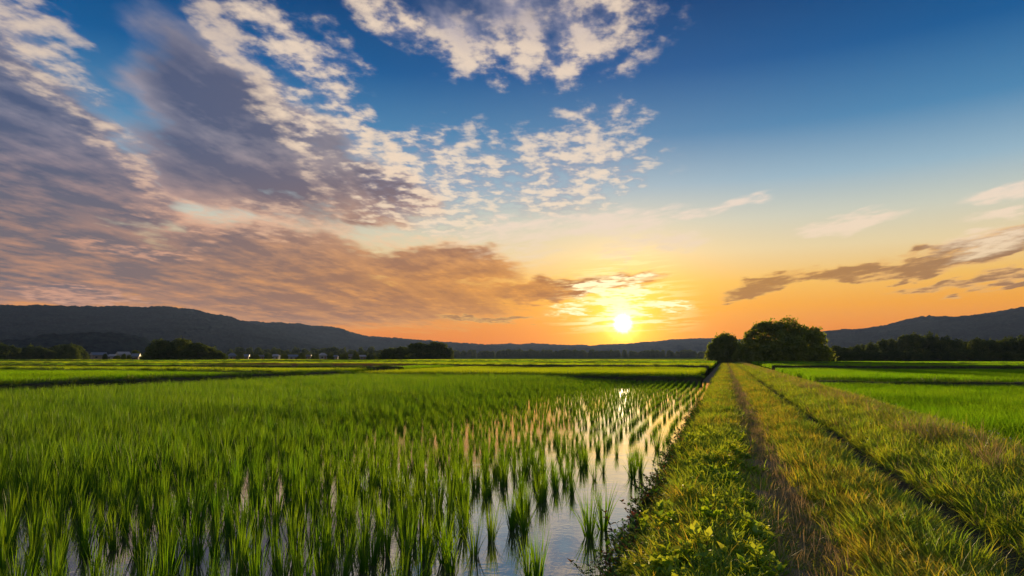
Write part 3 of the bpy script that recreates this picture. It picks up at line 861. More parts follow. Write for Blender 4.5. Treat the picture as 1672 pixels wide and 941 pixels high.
def put_strip(name, x0, x1, dens, variants, label, seed, prob=None, hs=1.0, flat=False):
    X, Y, Sx = strip_pts(x0, x1, dens, seed=seed)
    k = in_view(X, Y, 2.5)
    if prob is not None: k &= np.random.default_rng(seed + 1).random(len(X)) < prob(X, Y)
    X, Y, Sx = X[k], Y[k], Sx[k]
    Z = track_z(X, Y)
    k = Z > -0.33; X, Y, Sx, Z = X[k], Y[k], Sx[k], Z[k]
    sc = np.stack([Sx, Sx, np.minimum(Sx, 1.4) * hs * (0.75 + 0.6 * fbm(X * 1.3, Y * 1.3, seed, 3))], -1)
    return scatter(name, np.stack([X, Y, Z], -1), yaws(len(X), 0.12), sc, variants, label, 'grass', seed)
def notrut(X, Y, a=0.16, b=0.30):
    d1, d2 = rutd(X, Y)
    e = (fbm(X * 4, Y * 4, 33, 3) - 0.5) * 0.22
    return np.maximum(sm(d1 + e, a + 0.17, b + 0.24), 0.04) * sm(d2 + e * 0.7, a + 0.07, b + 0.06)
put_strip('lush_bank_grass', -0.84, 0.42, 260, T_lush, 'lush short green grass on the bank between water and left wheel rut', 21,
          lambda X, Y: notrut(X, Y, 0.10, 0.3) * (0.35 + 0.65 * sm(-Y, -40, -12)) )
put_strip('bank_verge_grass', -0.84, 0.42, 90, T_mid, 'yellow tinged grass mixed along the bank', 22, lambda X, Y: notrut(X, Y, 0.05, 0.25) * (0.35 + 0.65 * sm(Y, 8, 30)))
put_strip('middle_strip_grass', 0.66, 1.86, 240, T_mid, 'golden green grass on the strip between the two wheel ruts', 23, lambda X, Y: notrut(X, Y, 0.12, 0.26))
put_strip('middle_strip_golden_grass', 0.75, 1.5, 150, T_gold, 'sunlit golden grass down the crown of the middle strip', 32, lambda X, Y: notrut(X, Y, 0.12, 0.26) * sm(fbm(X * 1.1, Y * 0.6, 44, 3), 0.3, 0.6))
put_strip('bank_golden_grass', -0.6, 0.2, 60, T_gold, 'golden tipped grass scattered over the bank', 33, lambda X, Y: sm(fbm(X * 1.3, Y * 0.7, 46, 3), 0.42, 0.65))
put_strip('right_verge_golden_grass', 3.2, 4.9, 70, T_gold, 'golden grass on the outer slope of the right verge', 34, lambda X, Y: sm(fbm(X * 1.0, Y * 0.5, 47, 3), 0.35, 0.6))
put_strip('middle_strip_lush_grass', 1.0, 1.85, 80, T_lush, 'greener grass along the right side of the middle strip', 24, lambda X, Y: notrut(X, Y, 0.1, 0.2))
put_strip('right_verge_grass', 2.0, 5.2, 170, T_brush, 'rough green grass on the verge right of the right wheel rut', 25, lambda X, Y: notrut(X, Y, 0.13, 0.24))
put_strip('right_verge_tall_grass', 3.0, 3.9, 50, T_tall, 'tall dry seeding grass on the crest of the right verge', 26, lambda X, Y: sm(fbm(X * 0.8, Y * 0.5, 8, 3), 0.35, 0.6))
put_strip('right_slope_lush_grass', 3.9, 5.3, 120, T_lush, 'fresh green grass on the slope down to the right rice field', 27)
put_strip('rut_dry_grass', 0.10, 1.0, 110, T_dry, 'trampled straw coloured grass lying in the left wheel rut', 28, lambda X, Y: 0.75 * sm(-rutd(X, Y)[0], -0.42, -0.2))
put_strip('rut_low_grass', 0.0, 1.05, 200, T_low, 'sparse low grass creeping into the left wheel rut', 29, lambda X, Y: sm(fbm(X * 2, Y * 2, 18, 3), 0.3, 0.6))
put_strip('right_rut_low_grass', 1.6, 2.3, 60, T_low, 'sparse low grass at the sides of the dark right wheel rut', 30, lambda X, Y: sm(rutd(X, Y)[1], 0.08, 0.2) * 0.9)
put_strip('verge_dry_grass', 2.2, 4.2, 40, T_dry, 'dead straw lying in the right verge', 31)

# ---- leafy weeds hanging over the water edge
def weed_mesh(seed, nst=9, H=0.24, ls=0.030):
    g = np.random.default_rng(seed); parts = []
    for s in range(nst):
        az = g.random() * 6.283; t0 = 0.5 + g.random() * 0.7; L = H * (0.5 + g.random() * 0.8)
        pts = []; p = np.array([g.normal(0, 0.03), g.normal(0, 0.03), -0.02]); n = 7
        for i in range(n):
            a = t0 + 0.25 * np.sin(i * 0.9 + seed); pts.append(p.copy())
            p = p + np.array([np.cos(az) * np.sin(a), np.sin(az) * np.sin(a), np.cos(a)]) * L / n
            az += g.normal(0, 0.18)
        pts = np.array(pts); w = 0.0022
        sv = []; 
        for q in pts:
            sv += [q + [w, 0, 0], q + [-w * 0.5, w * 0.87, 0], q + [-w * 0.5, -w * 0.87, 0]]
        sv = np.array(sv); sf = []
        for i in range(n - 1):
            for j in range(3): sf.append((i * 3 + j, i * 3 + (j + 1) % 3, i * 3 + 3 + (j + 1) % 3, i * 3 + 3 + j))
        parts.append((sv, np.array(sf), 1))
        for i in range(1, n):
            for side in (0, 1, 2):
                la = g.random() * 6.283; lt = 0.1 + g.random() * 0.8; l = ls * (0.6 + g.random() * 0.8); wd = l * 0.30
                d = np.array([np.cos(la) * np.cos(lt), np.sin(la) * np.cos(lt), np.sin(lt)]); sd_ = np.cross(d, [0, 0, 1]); sd_ /= np.linalg.norm(sd_) + 1e-6
                up = np.cross(sd_, d) * l * 0.15
                q = pts[i]
                lv = np.array([q, q + d * l * 0.45 + sd_ * wd + up, q + d * l, q + d * l * 0.45 - sd_ * wd + up])
                parts.append((lv, np.array([[0, 1, 2, 3]]), 0))
    V, F, mi = join(parts)
    return mesh_np('weed', V, F, [M['weed'], M['wstem']], mi=mi)
W = [weed_mesh(600 + i) for i in range(6)]
g = np.random.default_rng(77)
n = 620
Yw = 2.0 + 26 * g.random(n) ** 1.5; Xw = -0.82 + g.normal(0, 0.06, n) + 0.10 * (fbm(Yw * 0.9, Yw * 0, 3, 2) - 0.5)
Zw = np.maximum(track_z(Xw, Yw), -0.29)
rot = yaws(n, 0.2, g); rot[:, 1] -= 0.1
scatter('waterside_weeds', np.stack([Xw, Yw, Zw], -1), rot, g.normal(1.0, 0.3, n).clip(0.4, 1.8), W, 'reddish stemmed leafy weeds overhanging the water along the bank', 'weeds', 5)
# broad-leaved weeds among the lush grass
W2 = [weed_mesh(640 + i, 7, 0.14, 0.045) for i in range(4)]
for w_ in W2: w_.materials[0] = M['lush']
n = 240; Yw = 2.2 + 12 * g.random(n) ** 1.3; Xw = -0.75 + 1.0 * g.random(n); Zw = track_z(Xw, Yw) + 0.03
scatter('broadleaf_weeds', np.stack([Xw, Yw, Zw], -1), yaws(n, 0.2, g), g.normal(1.0, 0.3, n).clip(0.4, 1.6), W2, 'small broad leaved plants mixed into the lush bank grass', 'weeds', 6)

# ---- seed-head stalks by the right field, and yellow flowers
def ico(c, r, squash=(1, 1, 1)):
    bm = bmesh.new(); bmesh.ops.create_icosphere(bm, subdivisions=1, radius=r)
    V = np.array([v.co[:] for v in bm.verts]) * squash + np.asarray(c); F = np.array([[v.index for v in f.verts] for f in bm.faces]); bm.free()
    F = np.concatenate([F, F[:, 2:3]], 1)
    return V, F
def tube_np(pts, r0, r1, k=5):
    pts = np.asarray(pts, float); n = len(pts); V = []
    for i, p in enumerate(pts):
        d = pts[min(i + 1, n - 1)] - pts[max(i - 1, 0)]; d /= np.linalg.norm(d) + 1e-9
        a = np.cross(d, [0.3, 0.9, 0.2]); a /= np.linalg.norm(a) + 1e-9; b = np.cross(d, a); r = r0 + (r1 - r0) * i / (n - 1)
        for j in range(k):
            t = 2 * math.pi * j / k; V.append(p + a * math.cos(t) * r + b * math.sin(t) * r)
    F = []
    for i in range(n - 1):
        for j in range(k): F.append((i * k + j, i * k + (j + 1) % k, (i + 1) * k + (j + 1) % k, (i + 1) * k + j))
    return np.array(V), np.array(F)
def quads(me_parts, name, mats):
    V, F, mi = join(me_parts)
    me = bpy.data.meshes.new(name)
    fs = [tuple(dict.fromkeys(f.tolist())) for f in F]
    me.from_pydata(V.tolist(), [], fs)
    for m in mats: me.materials.append(m)
    me.polygons.foreach_set('material_index', mi.astype(np.int32)); me.update()
    return me
def stalk(seed):
    g = np.random.default_rng(seed); root = empty('seed_stalk')
    H = 0.42 + g.random() * 0.15; lean = g.normal(0, 0.10, 2)
    pts = [(lean[0] * t * t, lean[1] * t * t, H * t) for t in np.linspace(0, 1, 5)]
    V, F = tube_np(pts, 0.0022, 0.0012, 4)
    Vb, Fb = blades(5, 0.02, 0.15, 0.30, 0.006, 0.4, 0.9, 3, seed=seed)
    link('stem', quads([(V, F, 0), (Vb, Fb, 1)], 'stem', [M['wstem'], M['midgr']]), root)
    hp = []
    for q in range(4):
        c = np.array(pts[-1]) + g.normal(0, 0.007, 3) + [0, 0, -0.008 * q]
        Vh, Fh = ico(c, 0.010, (0.8, 0.8, 1.2)); hp.append((Vh, Fh, 0))
    link('seed_head', quads(hp, 'seed_head', [M['seed']]), root)
    return root
stalks = [stalk(700 + i) for i in range(4)]
sp = [(1435, 668), (1448, 661), (1462, 672), (1476, 679), (1490, 672), (1502, 684), (1512, 676), (1524, 690), (1536, 682), (1549, 694),
      (1560, 686), (1573, 697), (1590, 700), (1604, 706), (1622, 704), (1640, 716), (1655, 712), (1410, 656), (1392, 652), (1468, 688), (1515, 700), (1582, 715)]
for i, (u, v) in enumerate(sp):
    x, y = ground_at(u, v, 0.35)
    z = float(np.interp(x, PX, PZ)) if x < 6 else -0.4
    s = (0.35 - z) / 0.50
    o = stalks[i] if i < 4 else copy_thing(stalks[i % 4], (0, 0, 0), 0, 1)
    o.location = (x, y, z); o.rotation_euler = (0, 0, i * 1.7); o.scale = (1, 1, s)
    tag(o, 'thin stalk with pale seed head at the edge of the right rice field', 'seed stalk', 'pale seed head stalks along the right field edge')

def flower(seed, npet=9, R_=0.016):
    root = empty('yellow_flower'); g = np.random.default_rng(seed); H = 0.26
    V, F = tube_np([(0, 0, 0), (0.01, 0.0, H * 0.5), (0.004, 0.006, H)], 0.0025, 0.0018, 5)
    Vb, Fb = blades(7, 0.02, 0.08, 0.16, 0.009, 0.6, 0.9, 3, seed=seed)
    link('stem', quads([(V, F, 0), (Vb, Fb, 0)], 'stem', [M['lush']]), root)
    pp = []; c = np.array([0.004, 0.006, H])
    for i in range(npet):
        a = 6.283 * i / npet + g.normal(0, 0.08); d = np.array([math.cos(a), math.sin(a), 0.35]); s = np.array([-math.sin(a), math.cos(a), 0]) * R_ * 0.28
        lv = np.array([c, c + d * R_ * 0.6 + s, c + d * R_, c + d * R_ * 0.6 - s]); pp.append((lv, np.array([[0, 1, 2, 3]]), 0))
    link('petals', quads(pp, 'petals', [M['petal']]), root)
    Vh, Fh = ico(c + [0, 0, 0.002], 0.005); link('flower_centre', quads([(Vh, Fh, 0)], 'centre', [M['seed']]), root)
    return root
fl = [flower(800 + i, 9 + i, 0.021) for i in range(2)]
fp = [(1366, 745, 'largest yellow flower, on the middle grass strip beside the right wheel rut'),
      (1345, 732, 'yellow flower just up left of the largest one on the middle grass strip'),
      (1386, 770, 'yellow flower in the middle strip just below the largest one'),
      (1326, 716, 'small yellow flower highest up the middle strip towards the sun'),
      (1397, 858, 'yellow flower low in the picture on the middle strip, beneath the others'),
      (1505, 922, 'yellow flower at the bottom edge between the two wheel ruts')]
for i, (u, v, lab) in enumerate(fp):
    x, y = ground_at(u, v, 0.22)
    o = fl[i] if i < 2 else copy_thing(fl[i % 2], (0, 0, 0), 0, 1)
    z = float(track_z(np.array([x]), np.array([y]))[0]); s = (0.23 - z) / 0.26
    o.location = (x, y, z); o.rotation_euler = (0.25, 0, i * 2.1); o.scale = (s, s, s)
    tag(o, lab, 'flower', 'yellow flowers on the middle strip')

# ================================================================== hills
def forest_mat(name, a, b, c, sc=0.02):
    m, nt, out = new_mat(name)
    geo = nt.nodes.new('ShaderNodeNewGeometry'); P = Nd(geo.outputs['Position'])
    f = noise(P, sc, 6, 0.7) * 0.6 + noise(P, sc * 8, 3, 0.6) * 0.4
    p = nt.nodes.new('ShaderNodeBsdfDiffuse'); setin(p.inputs['Color'], ramp(f, [(0.36, a), (0.5, b), (0.64, c)]))
    nt.links.new(p.outputs[0], out.inputs['Surface']); return m
M['forest'] = forest_mat('hill_forest', (0.006, 0.013, 0.018), (0.012, 0.025, 0.031), (0.026, 0.045, 0.045))

def hill(name, ridge, D0, D1, seed, treeh=7.0, step=1.9, gully=0.35, base=-0.6, power=1.0, D2f=1.5, nr=110):
    """ridge: skyline spots measured on the photograph, standing at distance D1"""
    ae = [azel(u, v) for u, v in ridge]
    A = np.array([a for a, e in ae]); E = np.array([e for a, e in ae])
    o = np.argsort(A); A, E = A[o], E[o]
    na = int(math.radians(A[-1] - A[0]) * D1 / step)
    az = np.linspace(A[0], A[-1], na); H = CAM_H + D1 * np.tan(np.radians(np.interp(az, A, E))) - treeh * 0.5
    ker = np.ones(25) / 25; Hs = np.convolve(np.pad(H, 12, 'edge'), ker, 'valid')
    t = np.concatenate([np.linspace(0, 1, nr) ** 0.9, 1 + np.linspace(0.03, 1, 18) * (D2f - 1) * 2])
    AZ_, T = np.meshgrid(np.radians(az), t, indexing='ij'); Hh = np.repeat(Hs[:, None], len(t), 1)
    D_ = D0 + (D1 - D0) * T
    Xc = D_ * np.sin(AZ_); Yc = D_ * np.cos(AZ_)
    s = np.where(T <= 1, np.clip(T, 0, 1) ** power * (1.0 + 0.0), np.clip(1 - (T - 1) / ((D2f - 1) * 2), 0, 1))
    s = np.where(T <= 1, s * (0.75 + 0.25 * s) / 1.0, s)
    wl = (D1 - D0) * 0.35
    gl = fbm(Xc / wl, Yc / wl, seed, 4) - 0.5
    up = np.clip(T, 0, 1) * np.clip(1.12 - T, 0, 1) * 2.6
    Z = base + (Hh - base) * np.clip(s + gl * gully * up, 0, 1.0)
    bump = (fbm(Xc / 9.0, Yc / 9.0, seed + 3, 3, 0.6)) * treeh * np.clip(T * 14, 0, 1)
    bump += (fbm(Xc / 42.0, Yc / 42.0, seed + 9, 2) - 0.5) * treeh * 1.2 * np.clip(T * 6, 0, 1)
    Z = Z + bump
    V = np.stack([Xc, Yc, Z], -1).reshape(-1, 3)
    i = np.arange(V.shape[0]).reshape(Xc.shape)
    F = np.stack([i[:-1, :-1], i[1:, :-1], i[1:, 1:], i[:-1, 1:]], -1).reshape(-1, 4)
    return tag(link(name, mesh_np(name, V, F, M['forest'], True)), kind='structure')
hill('left_hill', [(-420, 520), (-200, 500), (0, 498), (120, 500), (220, 500), (300, 502), (340, 509), (400, 524), (450, 536), (500, 552), (560, 572), (620, 583)], 1100, 2100, 3, 8.0, 2.0, 0.30)
hill('middle_hill', [(300, 530), (400, 524), (480, 529), (540, 534), (590, 546), (640, 551), (700, 556), (760, 562), (850, 566), (1000, 570), (1100, 582)], 1700, 2500, 5, 8.0, 2.6, 0.3)
hill('far_ridge', [(640, 568), (760, 563), (880, 561), (960, 564), (1030, 561), (1090, 555), (1155, 552), (1250, 556), (1330, 560), (1500, 560)], 2500, 2950, 8, 7.0, 3.0, 0.25)
hill('right_hill', [(1180, 575), (1260, 556), (1340, 542), (1400, 538), (1440, 532), (1490, 520), (1515, 516), (1560, 517), (1600, 512), (1672, 502), (1800, 492), (2100, 480), (2400, 500)], 1300, 2200, 11, 7.0, 2.0, 0.3)
hill('low_wooded_hill', [(-260, 570), (-80, 560), (30, 556), (80, 548), (150, 543), (200, 546), (240, 558), (290, 572), (330, 583)], 640, 820, 14, 6.0, 0.9, 0.2, nr=90)

# ================================================================== trees
M['leaf_near'] = leaf_mat('tree_leaves', [(0, (0.05, 0.085, 0.010)), (0.5, (0.10, 0.14, 0.014)), (1, (0.17, 0.19, 0.02))], 0.5,
                          [(0, (0.16, 0.26, 0.01)), (1, (0.45, 0.48, 0.03))], clump=0.45, cscale=0.5, gloss=0.03)
M['leaf_dark'] = leaf_mat('dark_tree_leaves', [(0, (0.030, 0.055, 0.014)), (0.5, (0.065, 0.10, 0.020)), (1, (0.13, 0.15, 0.028))], 0.4,
                          [(0, (0.05, 0.09, 0.01)), (1, (0.14, 0.17, 0.03))], clump=0.5, cscale=0.3, gloss=0.0)
M['bark'] = plain_mat('bark', (0.07, 0.05, 0.035), 0.9, 0.35, 3.0, bump=0.4)

def crown_mesh(seed, W, Dp, H, nl, ls, mat, lobes=60, low=0.04, lump=0.17, shape=2.0, h0=0.0):
    g = np.random.default_rng(seed); L = []
    # lobes over a dome
    ns = int(lobes * 0.7)
    while len(L) < lobes:
        p = g.normal(size=3); p[2] = abs(p[2]) * (1.0 if g.random() < 0.6 else 0.35)
        r = (abs(p[0]) ** shape + abs(p[1]) ** shape + p[2] ** shape) ** (1 / shape)
        p = p / r * ((0.86 + 0.2 * g.random()) if len(L) < ns else 0.75 * g.random() ** 0.4)
        rad = lump * (0.6 + g.random() * 0.7)
        L.append((p[0] * W / 2 * (1 - rad * 0.9), p[1] * Dp / 2 * (1 - rad * 0.9), h0 + p[2] * (H - h0) * (1 - rad * 0.8) , rad))
    L = np.array(L)
    w = L[:, 3] ** 2; w /= w.sum(); ii = g.choice(len(L), nl, p=w)
    d = g.normal(size=(nl, 3)); d /= np.linalg.norm(d, axis=1)[:, None]
    d[:, 2] = np.where(d[:, 2] < -0.3, -d[:, 2], d[:, 2])
    rr = (0.55 + 0.5 * g.random(nl) ** 0.6) * (1 + 0.22 * (fbm(d[:, 0] * 3 + ii, d[:, 1] * 3 + d[:, 2] * 2, seed, 2) - 0.5) * 2)
    stray = g.random(nl) < 0.10; rr = np.where(stray, rr * 1.3, rr)
    C = np.stack([L[ii, 0] + d[:, 0] * rr * L[ii, 3] * W / 2, L[ii, 1] + d[:, 1] * rr * L[ii, 3] * Dp / 2, L[ii, 2] + d[:, 2] * rr * L[ii, 3] * np.minimum(W / 2, H * 0.8)], -1)
    C[:, 2] = np.maximum(C[:, 2], 0.02 * H + 0.02 * H * g.random(nl))
    nrm = d * 0.7 + g.normal(size=(nl, 3)) * 0.6; nrm /= np.linalg.norm(nrm, axis=1)[:, None]
    a = np.cross(nrm, g.normal(size=(nl, 3))); a /= np.linalg.norm(a, axis=1)[:, None]; b = np.cross(nrm, a)
    s = (ls * (0.6 + 0.8 * g.random(nl)))[:, None]
    V = np.stack([C + a * s, C + b * s * 0.55, C - a * s, C - b * s * 0.55], 1).reshape(-1, 3)
    F = np.arange(nl * 4).reshape(nl, 4)
    return mesh_np('crown', V, F, mat), L

def trunk_mesh(seed, H, W, r, L):
    g = np.random.default_rng(seed + 5); parts = []
    top = H * 0.62; pts = [(g.normal(0, 0.02) * H * t, g.normal(0, 0.02) * H * t, top * t - 0.3) for t in np.linspace(0, 1, 7)]
    V, F = tube_np(pts, r, r * 0.35, 9); parts.append((V, F, 0))
    sel = g.choice(len(L), min(9, len(L)), replace=False)
    for k in sel:
        q = L[k][:3]; i = 1 + g.integers(0, 4); p = np.array(pts[i]); m = p + (q - p) * 0.5 + [0, 0, H * 0.05]
        V, F = tube_np([p, m, q], r * 0.45, r * 0.10, 6); parts.append((V, F, 0))
    return quads(parts, 'trunk', [M['bark']])

def make_tree(name, seed, W, Dp, H, nl, ls, mat, lobes, r=None, **kw):
    root = empty(name)
    cm, L = crown_mesh(seed, W, Dp, H, nl, ls, mat, lobes, **kw)
    link('trunk', trunk_mesh(seed, H, W, r or H * 0.028, L), root)
    link('crown', cm, root)
    return root

GZ = -0.25
def at(u, D, z=GZ):
    d = ray(u, HOR); k = D / math.hypot(d.x, d.y); return (d.x * k, d.y * k, z)
def width_at(px, D): return px / FPX * D * 0.93
def height_at(v, u, D, z=GZ):
    return CAM_H + D * math.tan(math.radians(azel(u, v)[1])) - z

# the two landmark trees at the end of the track
D = 185.0
t = make_tree('broad_tree', 41, width_at(146, D), width_at(120, D), height_at(519, 1275, D), 52000, 0.33, M['leaf_near'], 170, low=0.03, lump=0.20, shape=2.2)
t.location = at(1279, D); tag(t, 'largest tree, a broad dark dome standing where the grassy track ends', 'tree')
D = 190.0
t = make_tree('round_tree', 43, width_at(62, D), width_at(60, D), height_at(540, 1182, D), 22000, 0.24, M['leaf_near'], 90, low=0.03, lump=0.28, shape=2.2)
t.location = at(1184, D); tag(t, 'smaller round tree just left of the largest tree at the end of the track', 'tree')
# scrub at their feet
for i, (u, D, w, v, lab) in enumerate([(1206, 186, 26, 566, 'low bush filling the gap between the round tree and the largest tree'),
                                      (1334, 182, 32, 566, 'rounded bush at the right foot of the largest tree'),
                                      (1228, 178, 30, 572, 'small bush at the left foot of the largest tree')]):
    b = make_tree('bush', 50 + i, width_at(w, D), width_at(w, D), height_at(v, u, D), 6000, 0.22, M['leaf_near'], 34, low=0.02, lump=0.4)
    b.location = at(u, D); tag(b, lab, 'bush', 'bushes at the foot of the landmark trees')

# a family of crowns shared by the tree lines
fam = []
for i in range(7):
    g = np.random.default_rng(900 + i)
    fam.append(make_tree('field_tree', 900 + i, 9 + g.random() * 3, 9 + g.random() * 2, 9 + g.random() * 3, 6500, 0.36, M['leaf_dark'], 60, low=0.03, lump=0.34, shape=2.0 + g.random() * 0.6))
fam_used = [False] * len(fam); fam_dim = []
for r_ in fam:
    c = [x for x in r_.children if x.name.startswith('crown')][0]
    co = np.empty(len(c.data.vertices) * 3, np.float32); c.data.vertices.foreach_get('co', co); co = co.reshape(-1, 3)
    fam_dim.append((co[:, 0].max() - co[:, 0].min(), co[:, 2].max()))
cnt = 0
def place_tree(u, D, wpx, vtop, label, group, z=GZ, cat='tree'):
    global cnt
    k = cnt % len(fam); cnt += 1
    W_, H_ = width_at(wpx, D), height_at(vtop, u, D, z)
    sc = (W_ / fam_dim[k][0], W_ / fam_dim[k][0], H_ / fam_dim[k][1])
    if not fam_used[k]:
        o = fam[k]; fam_used[k] = True; o.location = at(u, D, z); o.scale = sc; o.rotation_euler = (0, 0, 0.0)
    else:
        o = copy_thing(fam[k], at(u, D, z), 0, sc)
    o.rotation_euler = (0, 0, random.random() * 6.28)
    return tag(o, label, cat, group)

# left clump by the village
for u, D, w, v, lab in [(262, 255, 52, 552, 'dark tree at the left end of the big clump left of the village roofs'),
                        (298, 258, 62, 548, 'tallest dark tree in the clump left of the village roofs'),
                        (318, 252, 50, 558, 'rounded tree in the middle front of the clump left of the village'),
                        (336, 256, 46, 562, 'olive tinged tree right of centre in the clump left of the village'),
                        (356, 254, 32, 572, 'low tree at the right end of the clump left of the village'),
                        (243, 262, 26, 571, 'small bushy tree at the far left foot of the clump left of the village')]:
    place_tree(u, D, w, v, lab, 'clump of trees left of the village')
# centre-left clump
for u, D, w, v, lab in [(626, 300, 32, 573, 'low tree at the left tip of the long clump left of the sun'),
                        (637, 302, 44, 567, 'low bushy tree behind the second one in the long clump left of the sun'),
                        (652, 296, 46, 563, 'second tree from the left in the long clump left of the sun'),
                        (682, 292, 56, 558, 'wide tree left of the middle in the long clump left of the sun'),
                        (708, 295, 56, 556, 'highest tree in the long clump left of the sun'),
                        (728, 298, 34, 564, 'tree at the right end of the long clump left of the sun'),
                        (580, 330, 14, 571, 'small dark tree standing alone between the village and the long clump')]:
    place_tree(u, D, w, v, lab, 'trees left of the sun')
# far left wood
for i, u in enumerate(np.linspace(-60, 128, 13)):
    place_tree(float(u) + random.uniform(-4, 4), 400 + random.uniform(-15, 25), random.uniform(24, 40), 566 - 5 * math.sin(i * 1.9) + random.uniform(-3, 3),
               '%s tree from the left in the shaded wood at the far left edge' % ORD[i], 'wood at the far left edge')
for u, D, w, v, lab in [(118, 380, 26, 563, 'paler green tree at the right end of the far left wood'),
                        (138, 420, 16, 574, 'small bush right of the far left wood before the first roof'),
                        (222, 300, 22, 571, 'round dark tree directly left of the big left clump beside the white house'),
                        (202, 310, 9, 576, 'little slender tree in front of the white houses at left')]:
    place_tree(u, D, w, v, lab, 'scattered trees by the left village')
# village trees
for i, u in enumerate([382, 392, 412, 424, 436, 452, 462, 480, 492, 506, 514, 528, 540, 552, 564, 596, 606, 618]):
    place_tree(u + random.uniform(-2, 2), 520 + random.uniform(-40, 60), random.uniform(10, 20), 577 - random.uniform(0, 7),
               'small dark tree among the village roofs between the left and central clumps', 'trees among the village roofs')
for i, u in enumerate(np.linspace(376, 620, 17)):
    place_tree(float(u), 720 + random.uniform(-20, 60), random.uniform(16, 26), 568 + random.uniform(-3, 3),
               'hazy tree behind the village roofs at the foot of the hill', 'trees behind the village')
for i, u in enumerate([172, 191, 212, 232, 389, 396, 412, 418, 436, 441, 461, 466, 489, 494, 512, 517, 538, 542, 557, 563, 583, 602, 610]):
    place_tree(u + random.uniform(-1, 1), 300 + random.uniform(-20, 40), random.uniform(6, 12), 579 + random.uniform(-2.5, 2),
               'little round bush in front of the village houses', 'bushes in front of the village houses', cat='bush')
# middle treeline
for i, u in enumerate(np.linspace(738, 1160, 46)):
    place_tree(float(u) + random.uniform(-3, 3), 1050 + random.uniform(-15, 40), random.uniform(13, 22), 571.0 + random.uniform(-2.2, 2.2),
               'hazy tree in the long even treeline below the setting sun', 'treeline below the sun')
# right treeline
tops = [(1352, 566), (1366, 563), (1380, 566), (1394, 562), (1410, 560), (1426, 556), (1444, 553), (1460, 549), (1478, 547), (1494, 541), (1512, 540), (1530, 544), (1546, 545),
        (1562, 552), (1580, 554), (1600, 550), (1618, 552), (1636, 549), (1654, 547), (1672, 543), (1692, 545), (1716, 541), (1740, 543)]
for i, (u, v) in enumerate(tops):
    place_tree(u, 330 + random.uniform(-10, 20), random.uniform(28, 42), v, '%s tree from the left in the dark woodland right of the largest tree' % ORD[i], 'woodland on the right')
for i, u in enumerate(np.linspace(1345, 1700, 22)):
    place_tree(float(u), 312 + random.uniform(-6, 6), random.uniform(18, 30), 573 + random.uniform(-3, 4),
               'low scrubby bush along the front of the right woodland', 'scrub in front of the right woodland', cat='bush')

# ================================================================== village
M['wall_w'] = plain_mat('house_wall_white', (0.20, 0.21, 0.22), 0.8, 0.06)
M['wall_c'] = plain_mat('house_wall_cream', (0.17, 0.15, 0.13), 0.8, 0.08)
M['roof_b'] = plain_mat('roof_blue_grey', (0.14, 0.18, 0.24), 0.5, 0.1, 1.0)
M['roof_p'] = plain_mat('roof_pale', (0.28, 0.30, 0.33), 0.5, 0.08, 1.0)
M['roof_d'] = plain_mat('roof_dark', (0.10, 0.10, 0.11), 0.6, 0.2, 1.0)
M['glass'] = plain_mat('window_glass', (0.03, 0.04, 0.05), 0.15, 0.05)
M['door'] = plain_mat('door_brown', (0.12, 0.07, 0.04), 0.6, 0.1)
def boxm(name, x0, x1, y0, y1, z0, z1, mat, parent):
    bm = bmesh.new(); bmesh.ops.create_cube(bm, size=1)
    for v in bm.verts: v.co = ((x0 + x1) / 2 + v.co.x * (x1 - x0), (y0 + y1) / 2 + v.co.y * (y1 - y0), (z0 + z1) / 2 + v.co.z * (z1 - z0))
    me = bpy.data.meshes.new(name); bm.to_mesh(me); bm.free(); me.materials.append(mat); return link(name, me, parent)
def house(u, D, wpx, v_top, wall, roof, label, rot=0.0, hip=False):
    W_ = width_at(wpx * 0.8, D); H_ = max(height_at(v_top + 1.5, u, D), 3.0); Dp = W_ * 0.6; hw = H_ * 0.62
    z = GZ
    root = empty('house', at(u, D, z), 0); root.rotation_euler = (0, 0, -math.atan2(root.location.x, root.location.y) + rot)
    boxm('wall', -W_ / 2, W_ / 2, -Dp / 2, Dp / 2, -0.3, hw, M[wall], root)
    e = 0.45; t_ = 0.18; hx = (W_ * 0.22 if hip else -e)
    def prism(dz, s):
        return [(-W_ / 2 - e * s, -Dp / 2 - e * s, hw - 0.1 + dz), (W_ / 2 + e * s, -Dp / 2 - e * s, hw - 0.1 + dz), (W_ / 2 + e * s, Dp / 2 + e * s, hw - 0.1 + dz), (-W_ / 2 - e * s, Dp / 2 + e * s, hw - 0.1 + dz),
                (-W_ / 2 + hx, 0, H_ + dz - t_), (W_ / 2 - hx, 0, H_ + dz - t_)]
    me = bpy.data.meshes.new('roof'); vs = prism(t_, 1.0); me.from_pydata(vs, [], [(0, 1, 5, 4), (2, 3, 4, 5), (1, 2, 5), (3, 0, 4), (3, 2, 1, 0)]); me.materials.append(M[roof]); me.update()
    link('roof', me, root)
    nw = max(2, int(W_ / 2.6))
    for i in range(nw):
        x = -W_ / 2 + W_ * (i + 0.5) / nw
        if i == nw // 2:
            boxm('door', x - 0.45, x + 0.45, -Dp / 2 - 0.05, -Dp / 2 - 0.003, 0.0, min(2.0, hw * 0.8), M['door'], root)
        else:
            wd = boxm('window', x - 0.6, x + 0.6, -Dp / 2 - 0.05, -Dp / 2 - 0.003, hw * 0.38, hw * 0.75, M['glass'], root)
            boxm('sill', x - 0.7, x + 0.7, -Dp / 2 - 0.12, -Dp / 2 - 0.052, hw * 0.34, hw * 0.379, M['wall_w'], wd)
    return tag(root, label, 'house', 'houses of the village')
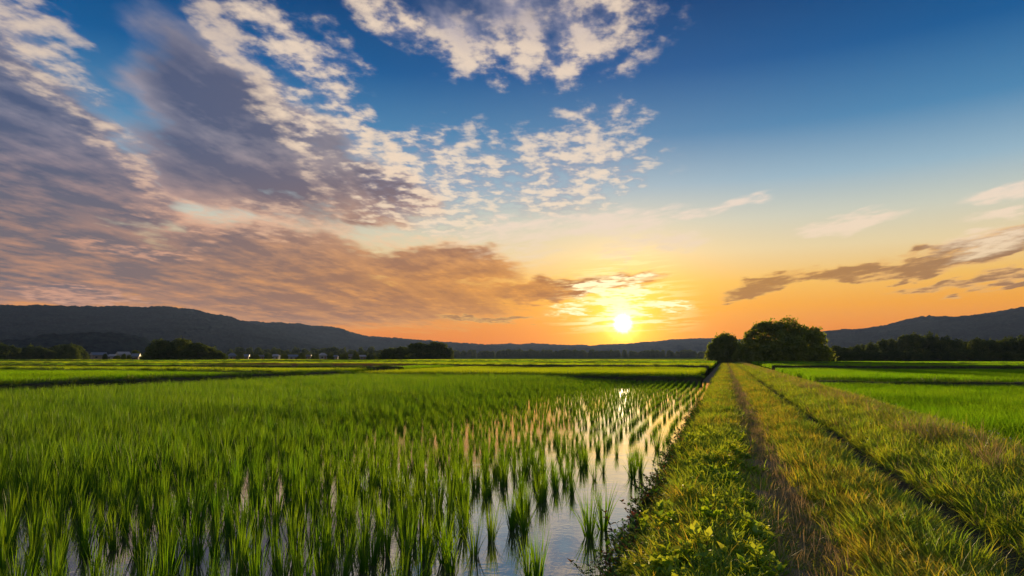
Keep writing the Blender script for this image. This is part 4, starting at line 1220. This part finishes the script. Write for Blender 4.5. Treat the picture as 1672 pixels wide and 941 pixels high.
HS = [(161, 470, 23, 574, 'wall_c', 'roof_b', 'long pale blue roofed house farthest left, beside the far left wood'),
      (183, 440, 16, 577, 'wall_w', 'roof_p', 'low pale building between the two left roofs in the field'),
      (201, 480, 20, 573, 'wall_w', 'roof_p', 'whitish house just left of the round dark tree'),
      (222, 285, 10, 581, 'wall_w', 'roof_b', 'tiny white shed under the round dark tree at left'),
      (379, 330, 12, 575, 'wall_w', 'roof_b', 'white house with blue roof right of the big left clump'),
      (402, 360, 9, 577, 'wall_w', 'roof_b', 'small white house second to the right of the big left clump'),
      (425, 420, 12, 579, 'wall_c', 'roof_d', 'low cream house with dark roof in the left of the village'),
      (450, 460, 16, 577, 'wall_w', 'roof_p', 'pale roofed house in the middle left of the village'),
      (478, 400, 18, 581, 'wall_w', 'roof_b', 'long low blue grey shed at the front centre of the village'),
      (503, 450, 11, 578, 'wall_c', 'roof_d', 'cream house right of the long low shed'),
      (527, 430, 14, 575, 'wall_w', 'roof_p', 'white gabled house, brightest in the right of the village'),
      (573, 470, 8, 577, 'wall_w', 'roof_d', 'small white house next to the lone dark tree'),
      (592, 440, 11, 580, 'wall_c', 'roof_p', 'pale low house farthest right in the village'),
      (548, 480, 10, 579, 'wall_w', 'roof_b', 'small house behind the white gabled house on its right')]
for i, h in enumerate(HS): house(*h[:6], h[6], rot=[0.3, -0.2, 0.5, -0.4][i % 4], hip=i % 3 == 1)

# ================================================================== haze over the plain
def haze(dens):
    bm = bmesh.new(); bmesh.ops.create_cube(bm, size=1)
    x0, x1, y0, y1, z0, z1 = -3300, 3300, -400, 3260, -1.6, 190
    for v in bm.verts: v.co = ((x0 + x1) / 2 + v.co.x * (x1 - x0), (y0 + y1) / 2 + v.co.y * (y1 - y0), (z0 + z1) / 2 + v.co.z * (z1 - z0))
    me = bpy.data.meshes.new('haze'); bm.to_mesh(me); bm.free()
    m, nt, out = new_mat('haze_air')
    pv = nt.nodes.new('ShaderNodeVolumePrincipled'); pv.inputs['Color'].default_value = (0.34, 0.50, 0.95, 1)
    pv.inputs['Density'].default_value = dens; pv.inputs['Anisotropy'].default_value = 0.25
    nt.links.new(pv.outputs[0], out.inputs['Volume'])
    me.materials.append(m); tag(link('haze', me), 'thin evening haze lying over the plain', 'haze', None, 'stuff')
haze(0.000055)
